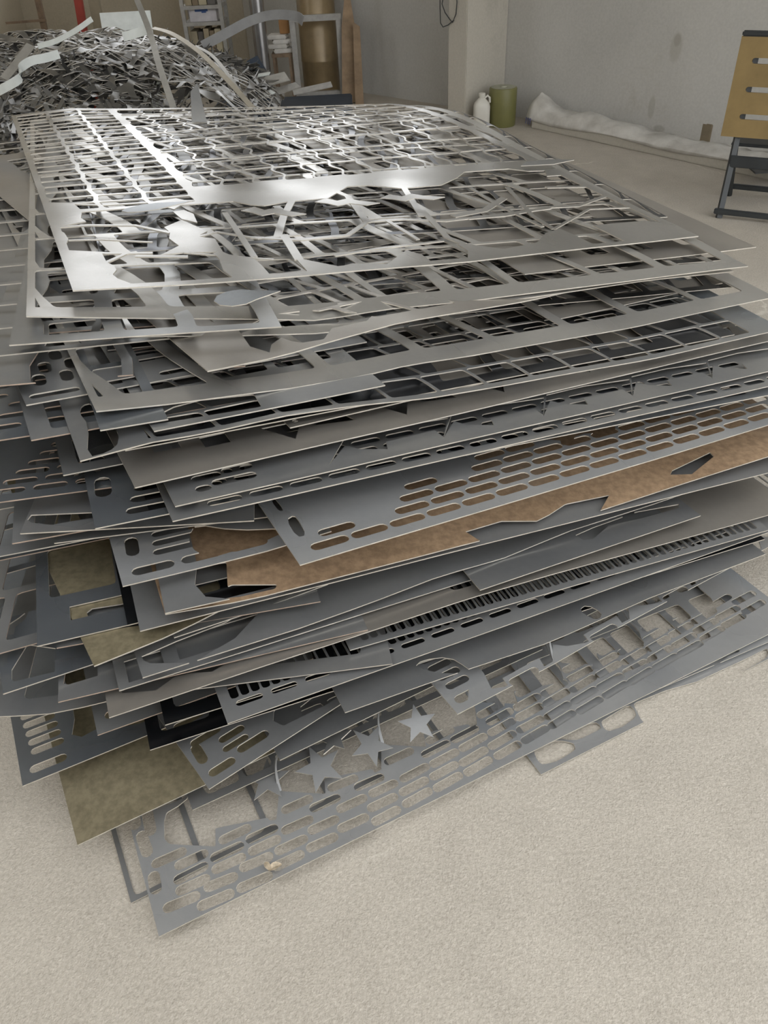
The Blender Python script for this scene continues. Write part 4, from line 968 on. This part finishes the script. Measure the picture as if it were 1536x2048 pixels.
# trolley frame with a brown roll inside
fb = unp(690, 183, 0); Yf = 8.3
f0 = atY(597, 172, Yf); f1 = atY(686, 178, Yf); ft = atY(590, 44, Yf)[2]
fx0, fx1, fz = f0[0], f1[0], max(0.02, f0[2])
fr = empty('roll_stand', (fx0, Yf, 0)); tag(fr, 'grey square-tube stand in front of a brown roll', 'stand')
fw = fx1 - fx0
for x in (0, fw): MB().box(x - 0.025, x + 0.025, -0.025, 0.025, 0, ft).build('upright', MFRAME, fr, bevel=0.003)
MB().box(-0.025, fw + 0.025, -0.025, 0.025, ft, ft + 0.05).build('top_rail', MFRAME, fr, bevel=0.003)
MB().box(0.027, fw - 0.027, -0.025, 0.025, 0.03, 0.09).build('bottom_rail', MFRAME, fr, bevel=0.003)
rr = fw * 0.42
prof = [(rr * 0.96, 0.0), (rr, 0.02), (rr, 0.30), (rr * 1.015, 0.305), (rr * 1.015, 0.32), (rr, 0.325), (rr, ft * 1.75), (rr * 0.95, ft * 1.77)]
o = MB().lathe(prof, 40).build('wrapped_roll', plain('brown_wrap', (0.27, 0.20, 0.11), 0.35, 0.2, 0.25, 5), None, (fx0 + fw * 0.5, Yf + 0.30, 0), smooth=True)
tag(o, 'tall brown wrapped roll behind the grey square-tube frame', 'roll')
# boards leaning right of it
for k, (xa, xb, Y, lab) in enumerate(((700, 690, 8.15, 'brown board with a pointed top leaning beside the roll'), (716, 712, 8.05, 'taller narrow brown board nearest the grey wall'))):
    p = atY(xa, 150, Y)
    me = plate_mesh('leaning_board', [(-0.09 + 0.04 * k, 0), (0.09 - 0.04 * k, 0), (0.085 - 0.04 * k, 0.5), (0.02, 1.0), (-0.05, 0.62)] if k == 0 else [(-0.04, 0), (0.04, 0), (0.04, 0.62), (-0.02, 0.66)], [],
                    lambda a, b: np.stack([a, b * 0.12, b * 0.99], 1), 0.02, 0.4, (0, 0.99, -0.12))
    o = link('leaning_board', me, [MBROWN, MBROWN], None, (p[0], p[1], 0.005)); tag(o, lab, 'board', 'boards leaning by the roll')
# small stool with pads, orange block, dark slab, cables, floor debris
st = atY(568, 150, 8.4)
so_ = empty('small_stand', (st[0], 8.4, 0)); tag(so_, 'small wooden stand left of the grey frame', 'stand')
zt = atY(568, 104, 8.4)[2]
MB().box(-0.09, 0.10, -0.1, 0.1, zt - 0.03, zt).build('stand_top', MWOOD, so_, bevel=0.003)
for x in (-0.07, 0.08):
    for y in (-0.08, 0.08): MB().box(x - 0.012, x + 0.012, y - 0.012, y + 0.012, 0, zt - 0.03).build('leg', MWOOD, so_)
mpad = plain('white_pad', (0.6, 0.58, 0.54), 0.8)
for k in range(4):
    o = MB().box(-0.09, 0.09, -0.08, 0.08, 0, 0.035).build('folded_pad', mpad, None, (st[0] + 0.015 * (-1) ** k, 8.4, zt + 0.001 + 0.037 * k), bevel=0.008)
    o.rotation_euler.z = 0.15 * (-1) ** k
    tag(o, ['lowest', 'second lowest', 'second from top', 'topmost'][k] + ' white folded pad on the small wooden stand', 'pad', 'white pads on the stand')
p = atY(569, 68, 8.35)
o = MB().box(-0.045, 0.045, -0.03, 0.03, 0, 0.13).build('cardboard_block', plain('orange_card', (0.33, 0.17, 0.06), 0.7), None, (p[0], 8.4, zt + 0.15), bevel=0.004)
tag(o, 'small orange-brown carton on top of the white pads', 'box')
p = atY(492, 175, 7.6)
me = plate_mesh('dark_slab', [(0, 0), (0.16, 0), (0.20, 0.36), (0.12, 0.5), (0.02, 0.46)], [], lambda a, b: np.stack([a, b * 0.2, b * 0.98], 1), 0.03, 0.4, (0, 0.98, -0.2))
o = link('dark_slab', me, [MNAVY, MNAVY], None, (p[0], 7.6, 0.005)); tag(o, 'dark navy slab standing left of the steel pipe', 'slab')
o = MB().tube([atY(440, 128, 7.5), atY(475, 138, 7.4), atY(512, 140, 7.4), atY(540, 152, 7.35), atY(560, 160, 7.3)], 0.012, 8).build('black_cable', MDARK, smooth=True)
tag(o, 'black hose sagging across the clutter behind the heap', 'hose')
deb = [(540, 162, 0.30, 0.16, 0.3, MGALV, 'grey-blue sheet piece lying flat before the pipe'), (560, 182, 0.34, 0.10, 0.5, MFRAME, 'long grey strip lying by the foot of the frame'), (625, 178, 0.32, 0.09, 0.15, MFRAME, 'flat grey bar lying across the foot of the frame'),
       (528, 150, 0.10, 0.05, -0.2, MWHITE, 'small white triangular scrap on the grey-blue piece'), (530, 190, 0.16, 0.06, 0.7, MWHITE, 'white slat resting behind the far edge of the stack')]
for i, (x, y, L, wd, rz, m, lab) in enumerate(deb):
    p = unp(x, y, 0.25 if y < 170 else 0.12)
    p = atY(x, y, 7.2 - 0.1 * i); z = max(0.01, p[2])
    o = MB().box(-L / 2, L / 2, -wd / 2, wd / 2, 0, 0.008).build('flat_scrap', m, None, (p[0], p[1], z), bevel=0.002); o.rotation_euler = (0.25, -0.12, rz)
    tag(o, lab, 'metal scrap', 'flat scraps behind the stack')
o = MB().box(-0.6, 0.6, -0.28, 0.28, 0, 0.16).build('dark_crate', MNAVY, None, (atY(560, 185, 7.3)[0], 7.45, 0), bevel=0.01)
tag(o, 'low dark crate under the scraps between heap and frame', 'crate')

# drum and jug by the column
dp_ = unp(1003, 250, 0)
dr = empty('olive_drum', (dp_[0], dp_[1], 0)); tag(dr, 'olive green cylindrical drum beside the concrete column', 'drum')
MOL = plain('olive_plastic', (0.16, 0.155, 0.055), 0.45, 0, 0.1)
MB().lathe([(0.108, 0), (0.112, 0.006), (0.112, 0.272), (0.108, 0.280), (0.100, 0.283)], 40).build('body', MOL, dr, smooth=True)
MB().lathe([(0.099, 0.283), (0.099, 0.2845), (0.03, 0.2845), (0.028, 0.292), (0.012, 0.293)], 40).build('lid', plain('pale_lid', (0.34, 0.34, 0.26), 0.5), dr, smooth=True)
jp = unp(962, 256, 0)
jg = empty('plastic_jug', (jp[0], jp[1], 0)); tag(jg, 'white plastic jug standing left of the olive drum', 'jug')
mj = plain('white_plastic', (0.62, 0.60, 0.54), 0.4, 0, 0.05)
mb = MB(); prof = [(0.060, 0.0), (0.066, 0.01), (0.066, 0.165), (0.060, 0.185), (0.032, 0.215), (0.024, 0.222), (0.024, 0.235)]
for r, z in prof:
    for j in range(24):
        t = 2 * math.pi * j / 24; q = 1.0 / (abs(math.cos(t)) ** 4 + abs(math.sin(t)) ** 4) ** 0.25 if r > 0.03 else 1
        mb.v.append((r * q * math.cos(t), r * q * 0.8 * math.sin(t), z))
for i in range(len(prof) - 1):
    for j in range(24): mb.f.append((i*24+j, i*24+(j+1)%24, (i+1)*24+(j+1)%24, (i+1)*24+j))
mb.f.append(tuple(reversed(range(24)))); mb.f.append(tuple(range((len(prof)-1)*24, len(prof)*24)))
mb.build('body', mj, jg, smooth=True)
MB().lathe([(0.027, 0.235), (0.028, 0.238), (0.028, 0.256), (0.025, 0.259)], 20).build('cap', mj, jg, smooth=True)
MB().tube([(0.022, 0, 0.222), (0.045, 0, 0.238), (0.062, 0, 0.222), (0.064, 0, 0.186)], 0.009, 8).build('handle', mj, jg, smooth=True)

# wires hanging on the column
def wire(pts, label):
    o = MB().tube([tuple(p) for p in pts], 0.004, 6).build('hanging_wire', MDARK, smooth=True)
    tag(o, label, 'wire', 'wires on the column')
cf = (q1 + q2) / 2 + WN * 0.012
def onface(px, py):                                     # sight line against the plane of the column's front face
    r = ray(px, py); t = ((cf - CAM[:2]) @ WN) / (r[:2] @ WN); return CAM + r * t
wire([onface(x, y) for x, y in ((888, -14), (884, 8), (890, 25), (899, 38), (905, 45), (912, 28), (914, 4), (912, -14))], 'thin black wire loop hanging down the column face')
wire([onface(x, y) for x, y in ((880, -14), (880, 14), (881, 46), (886, 54), (896, 50), (908, 40))], 'longer black wire trailing along the column edge')

# kerb along the grey wall with plastic film on it
k0 = unp(1062, 256, 0); k1 = unp(1475, 347, 0); kd = (k1 - k0); kL = float(np.linalg.norm(kd)); kd = kd / kL; kn = np.array([kd[1], -kd[0], 0.0])
if kn[1] < 0: kn = -kn
mb = MB()
def kp(s, t, z): return tuple(k0 + kd * s + kn * t + np.array([0, 0, z]))
mb.v = [kp(0, 0, 0), kp(kL + 2.2, 0, 0), kp(kL + 2.2, 0.2, 0), kp(0, 0.2, 0), kp(0, 0, 0.075), kp(kL + 2.2, 0, 0.075), kp(kL + 2.2, 0.2, 0.075), kp(0, 0.2, 0.075)]
mb.f = [(3,2,1,0),(4,5,6,7),(0,1,5,4),(1,2,6,5),(2,3,7,6),(3,0,4,7)]
o = mb.build('concrete_beam', MCOLM, bevel=0.006); tag(o, 'low concrete beam lying along the foot of the grey wall', 'beam')
mfilm, tf, bf = nt('milky_film'); vf = coords(tf)
bf.inputs['Roughness'].default_value = 0.3
tf.links.new(ramp(tf, noise(tf, 7, 5, 0.6, vf), [(0.35, (0.50, 0.48, 0.44)), (0.65, (0.72, 0.70, 0.66))]), bf.inputs['Base Color'])
bf.inputs['Transmission Weight'].default_value = 0.12
mb = MB(); nS, nT = 70, 7
for i in range(nS + 1):
    s = -0.06 + (kL + 2.0) * i / nS
    hump = 0.14 * math.exp(-((s - 0.0) / 0.10) ** 2) + 0.06 * math.exp(-((s - 0.5) / 0.4) ** 2) + 0.02 * math.sin(s * 9) ** 2
    for j in range(nT + 1):
        t = j / nT
        if t < 0.2: tt, z = -0.006, 0.079 - (0.2 - t) * (0.12 + 0.05 * math.sin(s * 6))
        else: tt, z = (t - 0.2) / 0.8 * 0.22, 0.082 + hump * math.sin(math.pi * (t - 0.1)) + 0.012 * abs(math.sin(s * 17 + t * 9)) + 0.008 * math.sin(s * 41 + t * 23)
        mb.v.append(kp(s, tt, max(z, 0.02)))
for i in range(nS):
    for j in range(nT):
        a = i * (nT + 1) + j; mb.f.append((a, a + 1, a + nT + 2, a + nT + 1))
o = mb.build('plastic_film', mfilm, smooth=True); tag(o, 'crumpled white plastic film draped over the concrete beam', 'plastic film')
md = o.modifiers.new('thickness', 'SOLIDIFY'); md.thickness = 0.002
mb = MB(); mpr = plain('blue_film_print', (0.05, 0.06, 0.22), 0.5)
for k in range(3): mb.bar(kp(-0.05 + 0.022 * k, -0.014, 0.03), kp(-0.045 + 0.022 * k, -0.014, 0.075), 0.012, 0.003)
mb.build('blue_print', mpr, o)
# carton with a plastic bag behind the beam
cp = unp(1372, 296, 0) + kn * 0.2
o = MB().box(-0.10, 0.10, -0.08, 0.08, 0, 0.15).build('small_carton', plain('brown_carton', (0.22, 0.18, 0.12), 0.8), None, (cp[0], cp[1], 0), bevel=0.004)
o.rotation_euler.z = math.atan2(kd[1], kd[0]); tag(o, 'small brown carton behind the beam, half covered by a bag', 'box')
mb = MB(); rb_ = random.Random(3)
for i in range(9):
    for j in range(14):
        ph = math.pi * (0.04 + 0.92 * i / 8) / 2; th = 2 * math.pi * j / 14
        r = 1 + 0.22 * rb_.uniform(-1, 1)
        mb.v.append((0.17 * math.sin(ph) * math.cos(th) * r, 0.09 * math.sin(ph) * math.sin(th) * r, 0.17 * math.cos(ph) * r))
for i in range(8):
    for j in range(14): mb.f.append((i*14+j, (i+1)*14+j, (i+1)*14+(j+1)%14, i*14+(j+1)%14))
mb.f.append(tuple(range(14))); 
bp_ = unp(1315, 285, 0) + kn * 0.2
o = mb.build('plastic_bag', mfilm, None, (bp_[0], bp_[1], 0.0), smooth=False); o.scale = (1.2, 1.0, 1.25); o.rotation_euler.z = math.atan2(kd[1], kd[0])
tag(o, 'crumpled clear plastic bag slumped beside the small carton', 'plastic bag')

# folding chair at the right
YC = 4.62
BL = atY(1441, 272, YC); TLz = atY(1484, 72, YC)[2]
BR = unp(1536, 279, BL[2]); bd_ = (BR - BL); bd_[2] = 0; bd_ = bd_ / np.linalg.norm(bd_); bn = np.array([bd_[1], -bd_[0], 0.0])
if bn[1] > 0: bn = -bn
chr_ = empty('folding_chair', (BL[0], BL[1], 0)); tag(chr_, 'folding chair with golden slotted backrest and black frame', 'chair')
BW = 0.52; bh_ = TLz - BL[2]; zb0 = BL[2]
MGOLD = plain('golden_board', (0.27, 0.19, 0.08), 0.5, 0.1, 0.18, 6)
hol = [capsule(BW / 2, bh_ * f, BW - 2 * (0.075), 0.028) for f in (0.215, 0.49, 0.77)]
me = plate_mesh('backrest', rect(0, BW, 0, bh_), hol, lambda p, q: np.stack([p * bd_[0], p * bd_[1], zb0 + q], 1), 0.016, 0.2, -bn)
link('backrest', me, [MGOLD, MGOLD], chr_)
def cl(p, t, z): return tuple(bd_ * p + bn * (-t) + np.array([0, 0, z]))
MB().bar(cl(0.0, 0.008, zb0 + bh_ + 0.012), cl(BW, 0.008, zb0 + bh_ + 0.012), 0.03, 0.026).build('top_rail', MDARK, chr_, bevel=0.006)
for p in (0.085, BW - 0.085):
    MB().bar(cl(p, 0.03, zb0 + bh_), cl(p, 0.03, zb0 - 0.01), 0.03, 0.022, (0, 1, 0)).bar(cl(p, 0.03, zb0), cl(p + (0.012 if p < 0.2 else -0.012), -0.10, 0.0), 0.03, 0.022, (0, 1, 0)).build('front_leg', MDARK, chr_)
    MB().bar(cl(p, 0.035, zb0 - 0.03), cl(p, 0.34, 0.0), 0.028, 0.022, (0, 1, 0)).build('rear_leg', MDARK, chr_, bevel=0.004)
MB().bar(cl(0.08, -0.02, zb0 - 0.12), cl(BW - 0.08, -0.02, zb0 - 0.12), 0.022, 0.06).build('cross_rail', MDARK, chr_, bevel=0.004)
MB().bar(cl(0.065, -0.11, 0.04), cl(BW - 0.065, -0.11, 0.04), 0.022, 0.03).build('foot_rail', MDARK, chr_, bevel=0.004)
MB().bar(cl(0.09, 0.33, 0.06), cl(BW - 0.09, 0.33, 0.06), 0.022, 0.03).build('foot_rail', MDARK, chr_, bevel=0.004)
sq = [cl(0.07, 0.05, zb0 - 0.06), cl(BW - 0.07, 0.05, zb0 - 0.06)]
MB().bar(cl(BW / 2, 0.05, zb0 - 0.05), cl(BW / 2, 0.42, zb0 - 0.03), BW - 0.12, 0.018).build('seat', MDARK, chr_, bevel=0.005)
p = unp(1525, 388, 0)
me = plate_mesh('dark_tray', rect(0, 0.4, 0, 0.22), [], lambda a, b: np.stack([a, b, 0.01 + 0.06 * b], 1), 0.008, 0.3)
o = link('dark_tray', me, [MDARK, MDARK], None, (p[0] - 0.03, p[1] + 0.1, 0.09)); tag(o, 'dark tray-like plate lying low behind the folding chair', 'tray')
